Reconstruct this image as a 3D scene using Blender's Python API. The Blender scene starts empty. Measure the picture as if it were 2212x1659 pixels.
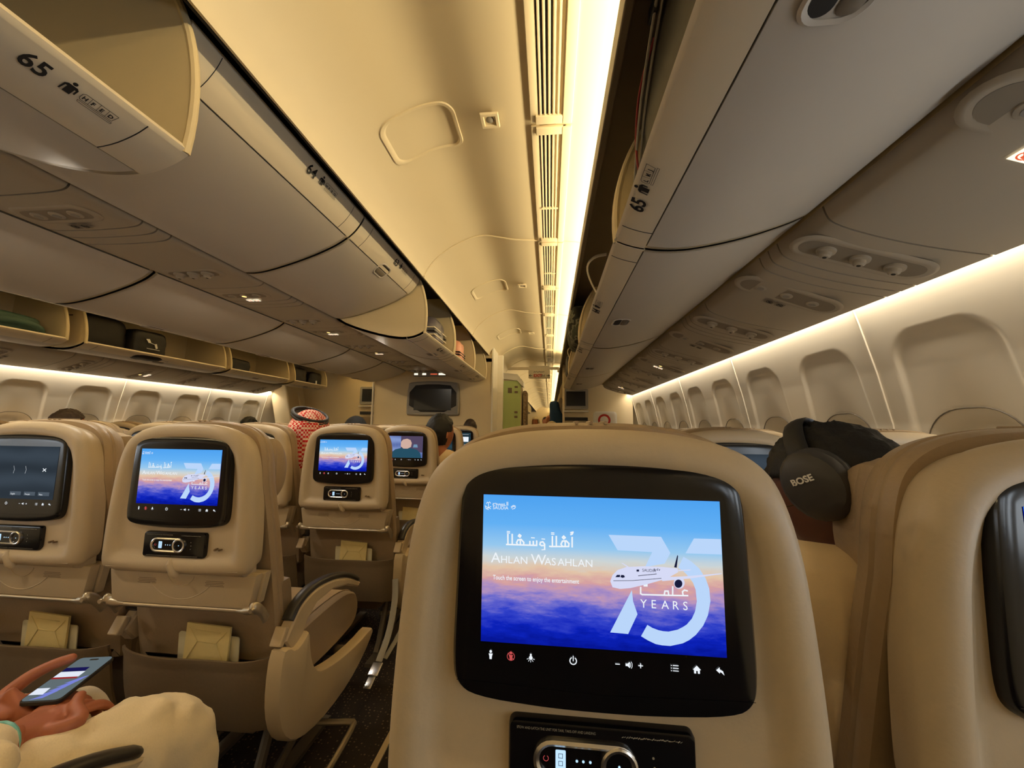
import bpy, bmesh, math, random
from mathutils import Vector, Matrix, Euler, noise
random.seed(7)
SC = bpy.context.scene
COL = SC.collection
R = math.radians

# ------------------------------------------------------------------ camera, world, exposure, lights
cam_d = bpy.data.cameras.new('camera')
cam_d.sensor_width = 36.0
cam_d.lens = 36.0 * 823.0 / 2212.0
cam_d.clip_start = 0.02
cam_d.clip_end = 200
cam = bpy.data.objects.new('camera', cam_d)
COL.objects.link(cam)
yaw, pitch, roll = R(5.704), R(6.412), R(.712)
fw = Vector((-math.sin(yaw) * math.cos(pitch), math.cos(yaw) * math.cos(pitch), math.sin(pitch)))
rt = Vector((math.cos(yaw), math.sin(yaw), 0))
up = rt.cross(fw)
rt, up = math.cos(roll) * rt + math.sin(roll) * up, -math.sin(roll) * rt + math.cos(roll) * up
m = Matrix((rt, up, -fw)).transposed().to_4x4()
m.translation = Vector((1.723, 0, 1.169))
cam.matrix_world = m
SC.camera = cam

world = bpy.data.worlds.new('world')
SC.world = world
world.use_nodes = True
world.node_tree.nodes['Background'].inputs[0].default_value = (.55, .75, 1, 1)
world.node_tree.nodes['Background'].inputs[1].default_value = .02
SC.view_settings.view_transform = 'Standard'
SC.view_settings.look = 'None'
SC.view_settings.exposure = 0.0
SC.view_settings.gamma = 1.0
SC.view_settings.use_curve_mapping = False

Y0, Y1, YF = -2.6, 5.95, 24.0      # aft wall, end of this cabin, far end
WARM = (1.0, .78, .43)
SOFT = (1.0, .86, .66)


def area(name, loc, rot, sx, sy, power, color):
    d = bpy.data.lights.new(name, 'AREA')
    d.shape = 'RECTANGLE'; d.size = sx; d.size_y = sy
    d.energy = power; d.color = color
    o = bpy.data.objects.new(name, d)
    COL.objects.link(o)
    o.location = loc; o.rotation_euler = rot
    return o


# cove lamps along the ceiling over the outboard bins (light shines up and inboard on the ceiling)
for s in (1, -1):
    area('cove_lamp', (s * 1.99, (Y0 + Y1) / 2, 2.20), (0, R(180 - s * 38), 0), .05, Y1 - Y0, 56 if s > 0 else 76, WARM)
    area('cove_lamp', (s * 1.99, (7.3 + YF) / 2, 2.20), (0, R(180 - s * 38), 0), .05, YF - 7.3, 110, WARM)
    # lamps hidden behind the outer edge of the passenger service panels wash the side walls
    area('wall_wash_lamp', (s * 2.925, (Y0 + Y1) / 2, 1.70), (0, R(-s * 22), 0), .04, Y1 - Y0, 36 if s > 0 else 54, SOFT)

# downlights added along the centre strip to brighten seats; some match lit units
for x, y, z in ((.0, .27, 1.872), (.0, 1.10, 1.872), (.0, 1.93, 1.872), (.0, 2.76, 1.872), (-.0, 3.59, 1.872)):
    area('reading_fill_lamp', (x, y, z), (0, 0, 0), .10, .08, 4.5, (1, .88, .70))

# cool fill lamps added at window places beside and behind the camera
for s in (1, -1):
    for k in range(-7, -1 if s > 0 else 0):
        area('window_fill_lamp', (s * 3.10, 1.632 + .5335 * (k + .5), 1.0), (0, R(s * 90), 0), .34, .2, 1.7, (.80, .90, 1.0))

# ------------------------------------------------------------------ materials
def mat(name, col, rough=.6, metal=0, spec=.5, noise_s=0, noise_a=0, bump=0, emit=None, es=1.0, coat=0, sheen=0):
    mt = bpy.data.materials.new(name); mt.use_nodes = True
    nt = mt.node_tree; b = nt.nodes['Principled BSDF']
    b.inputs['Base Color'].default_value = (*col, 1)
    b.inputs['Roughness'].default_value = rough
    b.inputs['Metallic'].default_value = metal
    b.inputs['Specular IOR Level'].default_value = spec
    b.inputs['Coat Weight'].default_value = coat
    b.inputs['Sheen Weight'].default_value = sheen
    if emit:
        b.inputs['Emission Color'].default_value = (*emit, 1)
        b.inputs['Emission Strength'].default_value = es
    if noise_s:
        tc = nt.nodes.new('ShaderNodeTexCoord')
        n = nt.nodes.new('ShaderNodeTexNoise'); n.inputs['Scale'].default_value = noise_s
        n.inputs['Detail'].default_value = 4
        nt.links.new(tc.outputs['Object'], n.inputs['Vector'])
        if noise_a:
            mx = nt.nodes.new('ShaderNodeMix'); mx.data_type = 'RGBA'
            mx.inputs['A'].default_value = (*[c * (1 - noise_a) for c in col], 1)
            mx.inputs['B'].default_value = (*[min(1, c * (1 + noise_a)) for c in col], 1)
            nt.links.new(n.outputs['Fac'], mx.inputs['Factor'])
            nt.links.new(mx.outputs['Result'], b.inputs['Base Color'])
        if bump:
            bp = nt.nodes.new('ShaderNodeBump'); bp.inputs['Strength'].default_value = bump
            bp.inputs['Distance'].default_value = .002
            nt.links.new(n.outputs['Fac'], bp.inputs['Height'])
            nt.links.new(bp.outputs['Normal'], b.inputs['Normal'])
    return mt


def emis(name, col, s=1.0):
    mt = bpy.data.materials.new(name); mt.use_nodes = True
    nt = mt.node_tree; nt.nodes.clear()
    e = nt.nodes.new('ShaderNodeEmission'); o = nt.nodes.new('ShaderNodeOutputMaterial')
    e.inputs[0].default_value = (*col, 1); e.inputs[1].default_value = s
    nt.links.new(e.outputs[0], o.inputs[0])
    return mt


def sr(r, g, b):   # sRGB 0-255 to linear
    return tuple(((c / 255) / 12.92 if c / 255 < .04045 else (((c / 255) + .055) / 1.055) ** 2.4) for c in (r, g, b))


M = {}
M['ceil'] = mat('ceiling_panel', sr(236, 222, 190), .55, noise_s=3, noise_a=.02)
M['bin'] = mat('bin_plastic', sr(198, 191, 180), .42, noise_s=40, noise_a=.012)
M['bin_in'] = mat('bin_interior', sr(222, 205, 165), .6)
M['strip'] = mat('bin_lip_strip', sr(226, 214, 190), .4)
M['psu'] = mat('psu_plastic', sr(176, 166, 148), .5)
M['psu_dk'] = mat('psu_shade_and_sign', sr(140, 130, 114), .6)  # darker tint stands for recess shade; also plastic of unlit signs
M['wall'] = mat('side_wall', sr(242, 234, 216), .5, noise_s=5, noise_a=.015)
M['dark'] = mat('dark_gap', (.012, .01, .009), .8)
M['rail'] = mat('grey_rail', sr(120, 110, 96), .5)
M['shell'] = mat('seat_shell', sr(190, 172, 142), .48, noise_s=220, noise_a=.03, bump=.12)
M['tray'] = mat('tray_plastic', sr(186, 168, 138), .5, noise_s=200, noise_a=.03)
M['leather'] = mat('seat_leather', sr(162, 140, 110), .45, noise_s=160, noise_a=.05, bump=.3)
M['leather_dk'] = mat('seat_leather_dark', sr(128, 110, 86), .5, noise_s=120, noise_a=.08, bump=.3)  # darker brown of the seat pocket and lower back
M['black'] = mat('black_gloss', (.004, .004, .005), .16, spec=.5)
M['blackm'] = mat('black_matte', (.012, .011, .011), .55)
M['chrome'] = mat('chrome', (.75, .74, .72), .25, 1)
M['steel'] = mat('seat_frame_metal', sr(200, 186, 160), .35, .75)
M['beige_m'] = mat('arm_plastic', sr(196, 176, 142), .42)
M['armpad'] = mat('arm_pad', sr(40, 36, 32), .38)
M['grey'] = mat('grey_plastic', sr(150, 146, 138), .5)
M['white'] = mat('white_plastic', sr(238, 232, 218), .45)
M['ink'] = mat('black_ink', (.01, .01, .01), .6)
M['redink'] = mat('red_ink', sr(190, 30, 20), .6)
M['paper'] = mat('bag_paper', sr(226, 205, 140), .8, noise_s=60, noise_a=.05)
M['card'] = mat('card_print', sr(214, 204, 168), .6)
M['cardink'] = mat('card_ink', sr(120, 108, 78), .7)
M['glyph'] = emis('glyph_light', (.9, .95, 1), .95)
M['glyphred'] = emis('glyph_red', sr(220, 90, 90), .8)
M['lcd'] = emis('lcd_light', sr(190, 225, 255), 1.1)
M['signlit'] = emis('lit_sign', (1, .86, .62), 1.5)
M['signred'] = emis('lit_sign_red', (1, .15, .06), .8)
M['signamber'] = emis('lit_sign_amber', (1, .66, .22), 1.6)
M['lampglow'] = emis('cove_tube_glow', (1, .86, .50), 2.2)
M['lampwall'] = emis('wall_tube_glow', (1, .88, .62), 1.7)
M['day'] = emis('daylight_pane', (.72, .88, 1), 1.15)
M['cloth_w'] = mat('white_cotton', sr(232, 212, 172), .9, noise_s=350, noise_a=.06, bump=.3, sheen=.3)
M['shirt_w'] = mat('white_shirt', sr(240, 218, 180), .85, noise_s=250, noise_a=.03, bump=.1)
M['hair'] = mat('black_hair', (.006, .005, .004), .6, noise_s=200, noise_a=.5, bump=.6)
M['hairb'] = mat('brown_hair', (.035, .018, .01), .6, noise_s=200, noise_a=.5, bump=.6)
M['skin'] = mat('skin', sr(176, 112, 76), .5, noise_s=60, noise_a=.06)
M['skin_d'] = mat('skin_deep', sr(96, 58, 42), .5, noise_s=60, noise_a=.06)
M['navy'] = mat('navy_cloth', sr(22, 58, 96), .8, noise_s=20, noise_a=.25)
M['blackcloth'] = mat('black_cloth', (.008, .008, .009), .85)
M['greenwall'] = mat('green_wall', sr(196, 214, 140), .6, noise_s=2, noise_a=.06)
M['galley'] = mat('galley_panel', sr(226, 208, 170), .55)
M['scr_off'] = mat('screen_off', (.01, .01, .009), .25)
M['tealcloth'] = mat('green_nylon', sr(58, 88, 76), .55, noise_s=30, noise_a=.2, bump=.4)
M['pinkcase'] = mat('pink_case', sr(235, 165, 135), .4)
M['greycase'] = mat('grey_case', sr(92, 88, 98), .35)
M['white_em'] = mat('white_mark', sr(240, 240, 235), .6)


def carpet_mat():
    mt = mat('carpet', (.018, .012, .009), .95)
    nt = mt.node_tree; b = nt.nodes['Principled BSDF']
    tc = nt.nodes.new('ShaderNodeTexCoord')
    v = nt.nodes.new('ShaderNodeTexVoronoi'); v.inputs['Scale'].default_value = 62
    v.inputs['Randomness'].default_value = .45
    cr = nt.nodes.new('ShaderNodeValToRGB')
    cr.color_ramp.elements[0].position = .16; cr.color_ramp.elements[0].color = (.16, .10, .06, 1)
    cr.color_ramp.elements[1].position = .26; cr.color_ramp.elements[1].color = (.018, .012, .009, 1)
    nt.links.new(tc.outputs['Object'], v.inputs['Vector'])
    nt.links.new(v.outputs['Distance'], cr.inputs[0])
    nt.links.new(cr.outputs[0], b.inputs['Base Color'])
    return mt


M['carpet'] = carpet_mat()


def carpetwall_mat():
    mt = mat('woven_wall', sr(150, 128, 100), .9)
    nt = mt.node_tree; b = nt.nodes['Principled BSDF']
    tc = nt.nodes.new('ShaderNodeTexCoord')
    v = nt.nodes.new('ShaderNodeTexVoronoi'); v.inputs['Scale'].default_value = 30
    cr = nt.nodes.new('ShaderNodeValToRGB')
    cr.color_ramp.elements[0].color = (*sr(110, 88, 66), 1); cr.color_ramp.elements[1].color = (*sr(180, 158, 128), 1)
    nt.links.new(tc.outputs['Object'], v.inputs['Vector'])
    nt.links.new(v.outputs['Distance'], cr.inputs[0])
    nt.links.new(cr.outputs[0], b.inputs['Base Color'])
    return mt


M['woven'] = carpetwall_mat()


def sunset_mat():
    mt = bpy.data.materials.new('screen_sunset'); mt.use_nodes = True
    nt = mt.node_tree; nt.nodes.clear()
    e = nt.nodes.new('ShaderNodeEmission'); o = nt.nodes.new('ShaderNodeOutputMaterial')
    tc = nt.nodes.new('ShaderNodeTexCoord'); sp = nt.nodes.new('ShaderNodeSeparateXYZ')
    nt.links.new(tc.outputs['UV'], sp.inputs[0])
    mp = nt.nodes.new('ShaderNodeMapping'); mp.inputs['Scale'].default_value = (4.0, 9.0, 1)
    nt.links.new(tc.outputs['UV'], mp.inputs[0])
    n = nt.nodes.new('ShaderNodeTexNoise'); n.inputs['Scale'].default_value = 1.6; n.inputs['Detail'].default_value = 9
    n.inputs['Roughness'].default_value = .62
    nt.links.new(mp.outputs[0], n.inputs['Vector'])
    # perturb the height with the cloud noise in the lower half
    sub = nt.nodes.new('ShaderNodeMath'); sub.operation = 'SUBTRACT'; sub.inputs[1].default_value = .5
    nt.links.new(n.outputs['Fac'], sub.inputs[0])
    mr = nt.nodes.new('ShaderNodeMapRange'); mr.inputs['From Min'].default_value = .62; mr.inputs['From Max'].default_value = .3
    mr.inputs['To Min'].default_value = 0.0; mr.inputs['To Max'].default_value = .42
    nt.links.new(sp.outputs['Y'], mr.inputs['Value'])
    mul = nt.nodes.new('ShaderNodeMath'); mul.operation = 'MULTIPLY'
    nt.links.new(sub.outputs[0], mul.inputs[0]); nt.links.new(mr.outputs['Result'], mul.inputs[1])
    ad = nt.nodes.new('ShaderNodeMath'); ad.operation = 'ADD'
    nt.links.new(sp.outputs['Y'], ad.inputs[0]); nt.links.new(mul.outputs[0], ad.inputs[1])
    cr = nt.nodes.new('ShaderNodeValToRGB')
    st = [(0, (6, 22, 150)), (.10, (12, 34, 185)), (.19, (50, 66, 200)), (.28, (112, 110, 205)), (.36, (178, 146, 192)),
          (.43, (214, 160, 160)), (.50, (226, 196, 168)), (.57, (205, 212, 212)), (.65, (150, 200, 238)), (.8, (98, 176, 244)), (1, (78, 162, 240))]
    els = cr.color_ramp.elements
    for i, (p, c) in enumerate(st):
        el = els[i] if i < 2 else els.new(p)
        el.position = p; el.color = (*sr(*c), 1)
    nt.links.new(ad.outputs[0], cr.inputs[0])
    nt.links.new(cr.outputs[0], e.inputs[0]); e.inputs[1].default_value = 1.0
    nt.links.new(e.outputs[0], o.inputs[0])
    return mt


M['sunset'] = sunset_mat()


def ui_mat(name, lo, hi, s=1.0, scale=3):
    mt = bpy.data.materials.new(name); mt.use_nodes = True
    nt = mt.node_tree; nt.nodes.clear()
    e = nt.nodes.new('ShaderNodeEmission'); o = nt.nodes.new('ShaderNodeOutputMaterial')
    tc = nt.nodes.new('ShaderNodeTexCoord')
    n = nt.nodes.new('ShaderNodeTexWave'); n.inputs['Scale'].default_value = scale; n.inputs['Distortion'].default_value = 6
    n.bands_direction = 'Y'
    nt.links.new(tc.outputs['UV'], n.inputs['Vector'])
    cr = nt.nodes.new('ShaderNodeValToRGB')
    cr.color_ramp.elements[0].color = (*lo, 1); cr.color_ramp.elements[1].color = (*hi, 1)
    nt.links.new(n.outputs['Fac'], cr.inputs[0]); nt.links.new(cr.outputs[0], e.inputs[0])
    e.inputs[1].default_value = s
    nt.links.new(e.outputs[0], o.inputs[0])
    return mt


M['ui_dark'] = ui_mat('screen_dark_map', sr(44, 52, 60), sr(58, 68, 78), 1, .6)
M['ui_blue'] = ui_mat('screen_blue_scene', sr(92, 110, 170), sr(130, 150, 205), 1, .6)
M['ui_slate'] = ui_mat('screen_slate_menu', sr(26, 44, 54), sr(44, 66, 74), 1, .8)


def check_mat():
    mt = mat('red_white_check', sr(225, 215, 200), .9)
    nt = mt.node_tree; b = nt.nodes['Principled BSDF']
    tc = nt.nodes.new('ShaderNodeTexCoord')
    c = nt.nodes.new('ShaderNodeTexChecker'); c.inputs['Scale'].default_value = 85
    c.inputs['Color1'].default_value = (*sr(205, 30, 34), 1); c.inputs['Color2'].default_value = (*sr(235, 205, 185), 1)
    nt.links.new(tc.outputs['Object'], c.inputs['Vector'])
    nt.links.new(c.outputs['Color'], b.inputs['Base Color'])
    return mt


M['shemagh'] = check_mat()


def camo_mat():
    mt = mat('camo_cloth', (.1, .1, .08), .85)
    nt = mt.node_tree; b = nt.nodes['Principled BSDF']
    tc = nt.nodes.new('ShaderNodeTexCoord')
    n = nt.nodes.new('ShaderNodeTexNoise'); n.inputs['Scale'].default_value = 14
    cr = nt.nodes.new('ShaderNodeValToRGB'); cr.color_ramp.interpolation = 'CONSTANT'
    cr.color_ramp.elements[0].color = (*sr(40, 42, 34), 1)
    cr.color_ramp.elements[1].position = .46; cr.color_ramp.elements[1].color = (*sr(104, 104, 86), 1)
    k = cr.color_ramp.elements.new(.56); k.color = (*sr(64, 68, 52), 1)
    nt.links.new(tc.outputs['Object'], n.inputs['Vector'])
    nt.links.new(n.outputs['Fac'], cr.inputs[0]); nt.links.new(cr.outputs[0], b.inputs['Base Color'])
    return mt


M['camo'] = camo_mat()


# ------------------------------------------------------------------ object helpers
def link(o):
    COL.objects.link(o); return o


def tag(o, label=None, cat=None, group=None, kind=None):
    if label: o['label'] = label
    if cat: o['category'] = cat
    if group: o['group'] = group
    if kind: o['kind'] = kind
    return o


def empty(name, loc=(0, 0, 0), rz=0):
    o = bpy.data.objects.new(name, None); o.empty_display_size = .05
    o.location = loc; o.rotation_euler = (0, 0, rz)
    return link(o)


def dup(root, name=None):
    c = root.copy(); link(c)
    for ch in root.children:
        d = dup(ch); d.parent = c
    return c


class MB:
    def __init__(s):
        s.bm = bmesh.new(); s.mi = 0

    def f(s, vs):
        try:
            fc = s.bm.faces.new(vs); fc.material_index = s.mi
            return fc
        except ValueError:
            return None

    def box(s, c, sz, rot=None, bev=0):
        mt = Matrix.Translation(c) @ (rot.to_matrix().to_4x4() if rot else Matrix()) @ Matrix.Diagonal((*sz, 1))
        n0 = len(s.bm.faces)
        r = bmesh.ops.create_cube(s.bm, size=1, matrix=mt)
        if bev:
            es = list({e for v in r['verts'] for e in v.link_edges})
            bmesh.ops.bevel(s.bm, geom=es, offset=bev, segments=3, affect='EDGES', profile=.5)
        s.bm.faces.ensure_lookup_table()
        for i in range(n0, len(s.bm.faces)): s.bm.faces[i].material_index = s.mi
        return s

    def loft(s, rings, closed=True, cap0=True, cap1=True):
        vr = [[s.bm.verts.new(p) for p in r] for r in rings]
        n = len(vr[0])
        for a, b in zip(vr, vr[1:]):
            for i in range(n if closed else n - 1):
                j = (i + 1) % n
                s.f((a[i], a[j], b[j], b[i]))
        if cap0: s.f(list(reversed(vr[0])))
        if cap1: s.f(vr[-1])
        return s

    def tube(s, pts, r, n=10, flat=None, cap=True):
        pts = [Vector(p) for p in pts]
        rs = r if isinstance(r, list) else [r] * len(pts)
        rs = rs[:len(pts)] + [rs[-1]] * (len(pts) - len(rs))
        t = (pts[1] - pts[0]).normalized()
        u = t.orthogonal().normalized() if flat is None else (Vector(flat) - t * t.dot(Vector(flat))).normalized()
        rings = []
        for i, p in enumerate(pts):
            a = pts[max(0, i - 1)]; b = pts[min(len(pts) - 1, i + 1)]
            t = (b - a).normalized()
            u = (u - t * u.dot(t)).normalized(); w = t.cross(u)
            q = rs[i]; qa, qb = (q if isinstance(q, tuple) else (q, q))
            rings.append([p + u * qa * math.cos(2 * math.pi * k / n) + w * qb * math.sin(2 * math.pi * k / n) for k in range(n)])
        return s.loft(rings, True, cap, cap)

    def prism(s, poly, fn, a, b):   # poly of 2d points, fn(u, v, d) -> xyz
        return s.loft([[fn(u, v, a) for u, v in poly], [fn(u, v, b) for u, v in poly]])

    def sphere(s, c, r, seg=20, rin=12, rot=None):
        r = r if isinstance(r, (tuple, list)) else (r, r, r)
        n0 = len(s.bm.faces)
        bmesh.ops.create_uvsphere(s.bm, u_segments=seg, v_segments=rin, radius=1,
                                  matrix=Matrix.Translation(c) @ (rot.to_matrix().to_4x4() if rot else Matrix()) @ Matrix.Diagonal((*r, 1)))
        s.bm.faces.ensure_lookup_table()
        for i in range(n0, len(s.bm.faces)): s.bm.faces[i].material_index = s.mi
        return s

    def disc(s, c, r, nrm, th=.002, n=24):
        nrm = Vector(nrm).normalized(); c = Vector(c)
        return s.tube([c - nrm * th / 2, c + nrm * th / 2], r, n)

    def add(s, me, mtx=None):
        n0 = len(s.bm.verts); f0 = len(s.bm.faces)
        s.bm.from_mesh(me); s.bm.verts.ensure_lookup_table(); s.bm.faces.ensure_lookup_table()
        if mtx is not None:
            for i in range(n0, len(s.bm.verts)): s.bm.verts[i].co = mtx @ s.bm.verts[i].co
        for i in range(f0, len(s.bm.faces)): s.bm.faces[i].material_index = s.mi
        return s

    def text(s, txt, size, mtx, th=.0, align='LEFT', bold=0, sx=1.0):
        cu = bpy.data.curves.new('t', 'FONT'); cu.body = txt; cu.size = size
        cu.align_x = align; cu.extrude = th; cu.resolution_u = 3; cu.offset = bold
        o = bpy.data.objects.new('t', cu); link(o)
        dg = bpy.context.evaluated_depsgraph_get()
        me = bpy.data.meshes.new_from_object(o.evaluated_get(dg))
        s.add(me, mtx @ Matrix.Diagonal((sx, 1, 1, 1)))
        bpy.data.objects.remove(o); bpy.data.curves.remove(cu); bpy.data.meshes.remove(me)
        return s

    def mesh(s, name, mats, smooth=True, ang=38, fixn=True):
        if fixn: bmesh.ops.recalc_face_normals(s.bm, faces=s.bm.faces)
        me = bpy.data.meshes.new(name); s.bm.to_mesh(me); s.bm.free()
        for k in (mats if isinstance(mats, (list, tuple)) else [mats]): me.materials.append(k)
        if smooth:
            me.shade_smooth(); me.set_sharp_from_angle(angle=R(ang))
        return me

    def build(s, name, mats, parent=None, smooth=True, ang=38, fixn=True):
        o = bpy.data.objects.new(name, s.mesh(name, mats, smooth, ang, fixn)); link(o)
        if parent: o.parent = parent
        return o


def chaikin(pts, it=2, closed=True):
    for _ in range(it):
        q = []
        n = len(pts)
        rng = range(n) if closed else range(n - 1)
        if not closed: q.append(pts[0])
        for i in rng:
            a, b = pts[i], pts[(i + 1) % n]
            q.append(tuple(.75 * x + .25 * y for x, y in zip(a, b)))
            q.append(tuple(.25 * x + .75 * y for x, y in zip(a, b)))
        if not closed: q.append(pts[-1])
        pts = q
    return pts


def mirror(half):      # half outline from top centre to bottom centre, (w, z), -> closed polygon
    l = [(-w, z) for w, z in half if w > 1e-6]
    return [(w, z) for w, z in half] + list(reversed(l))


def inset(poly, d):
    n = len(poly); out = []
    A = sum(poly[i][0] * poly[(i + 1) % n][1] - poly[(i + 1) % n][0] * poly[i][1] for i in range(n))
    sg = 1 if A > 0 else -1
    for i in range(n):
        p0, p1, p2 = Vector(poly[i - 1]), Vector(poly[i]), Vector(poly[(i + 1) % n])
        t = ((p1 - p0).normalized() + (p2 - p1).normalized())
        t = t.normalized() if t.length > 1e-9 else (p2 - p1).normalized()
        nn = Vector((-t.y, t.x)) * sg
        q = p1 + nn * d
        out.append((q.x, q.y))
    return out


def pillow(mb, poly, rings, fn, cap0=True, cap1=True):
    mb.loft([[fn(u, v, y) for u, v in (inset(poly, d) if d else poly)] for d, y in rings], True, cap0, cap1)
    return mb


XZ = lambda u, v, y: (u, y, v)


def rrect(hw, z0, z1, r=.01, n=5, cx=0):
    pts = []
    for sx, sz, a0 in ((1, 1, 0), (-1, 1, 90), (-1, -1, 180), (1, -1, 270)):
        for k in range(n + 1):
            a = R(a0 + 90 * k / n)
            pts.append((cx + sx * (hw - r) + r * math.cos(a), (z1 - r if sz > 0 else z0 + r) + r * math.sin(a)))
    return pts


def stadium(hw, hh, cx, cz, n=10):
    pts = []
    for s, a0 in ((1, -90), (-1, 90)):
        for k in range(n + 1):
            a = R(a0 + 180 * k / n)
            pts.append((cx + s * (hw - hh) + hh * math.cos(a), cz + hh * math.sin(a)))
    return pts


def ringpoly(mb, outer, inner, fn, y):
    a = [mb.bm.verts.new(fn(u, v, y)) for u, v in outer]
    b = [mb.bm.verts.new(fn(u, v, y)) for u, v in inner]
    for i in range(len(a)):
        j = (i + 1) % len(a)
        mb.f((a[i], a[j], b[j], b[i]))


def poly(mb, pts, fn, y):
    mb.f([mb.bm.verts.new(fn(u, v, y)) for u, v in pts])


def stroke(mb, pts, w, fn, y):      # flat ribbon through 2d points
    for (ax, ay), (bx, by) in zip(pts, pts[1:]):
        d = Vector((bx - ax, by - ay))
        if d.length < 1e-9: continue
        t = d.normalized(); n = Vector((-t.y, t.x)) * w / 2; e = t * w * .35
        poly(mb, [(ax - e.x + n.x, ay - e.y + n.y), (ax - e.x - n.x, ay - e.y - n.y), (bx + e.x - n.x, by + e.y - n.y), (bx + e.x + n.x, by + e.y + n.y)], fn, y)


def TXZ(x, y, z, ry=0):    # text matrix: text plane facing -Y
    return Matrix.Translation((x, y, z)) @ Matrix.Rotation(R(90), 4, 'X') @ Matrix.Rotation(ry, 4, 'Z')

# ------------------------------------------------------------------ screen pictures (in local screen coordinates)
SX, SZ0, SZ1 = .125, .9415, 1.094
YS = -.0125


def zuv(px, py):     # bilinear inverse from a measured quadrilateral to 0..1 screen space
    TL, TR, BL, BR = (43, 97), (1908, 158), (5, 1262), (1978, 1398)
    u, v = .5, .5
    for _ in range(12):
        X = (1 - v) * ((1 - u) * TL[0] + u * TR[0]) + v * ((1 - u) * BL[0] + u * BR[0])
        Y = (1 - v) * ((1 - u) * TL[1] + u * TR[1]) + v * ((1 - u) * BL[1] + u * BR[1])
        u -= (X - px) / 1900; v -= (Y - py) / 1200
    return u, v


def zp(px, py):
    u, v = zuv(px, py)
    return (-SX + 2 * SX * u, SZ1 - (SZ1 - SZ0) * v)


def zs(l): return [zp(*p) for p in l]


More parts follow.
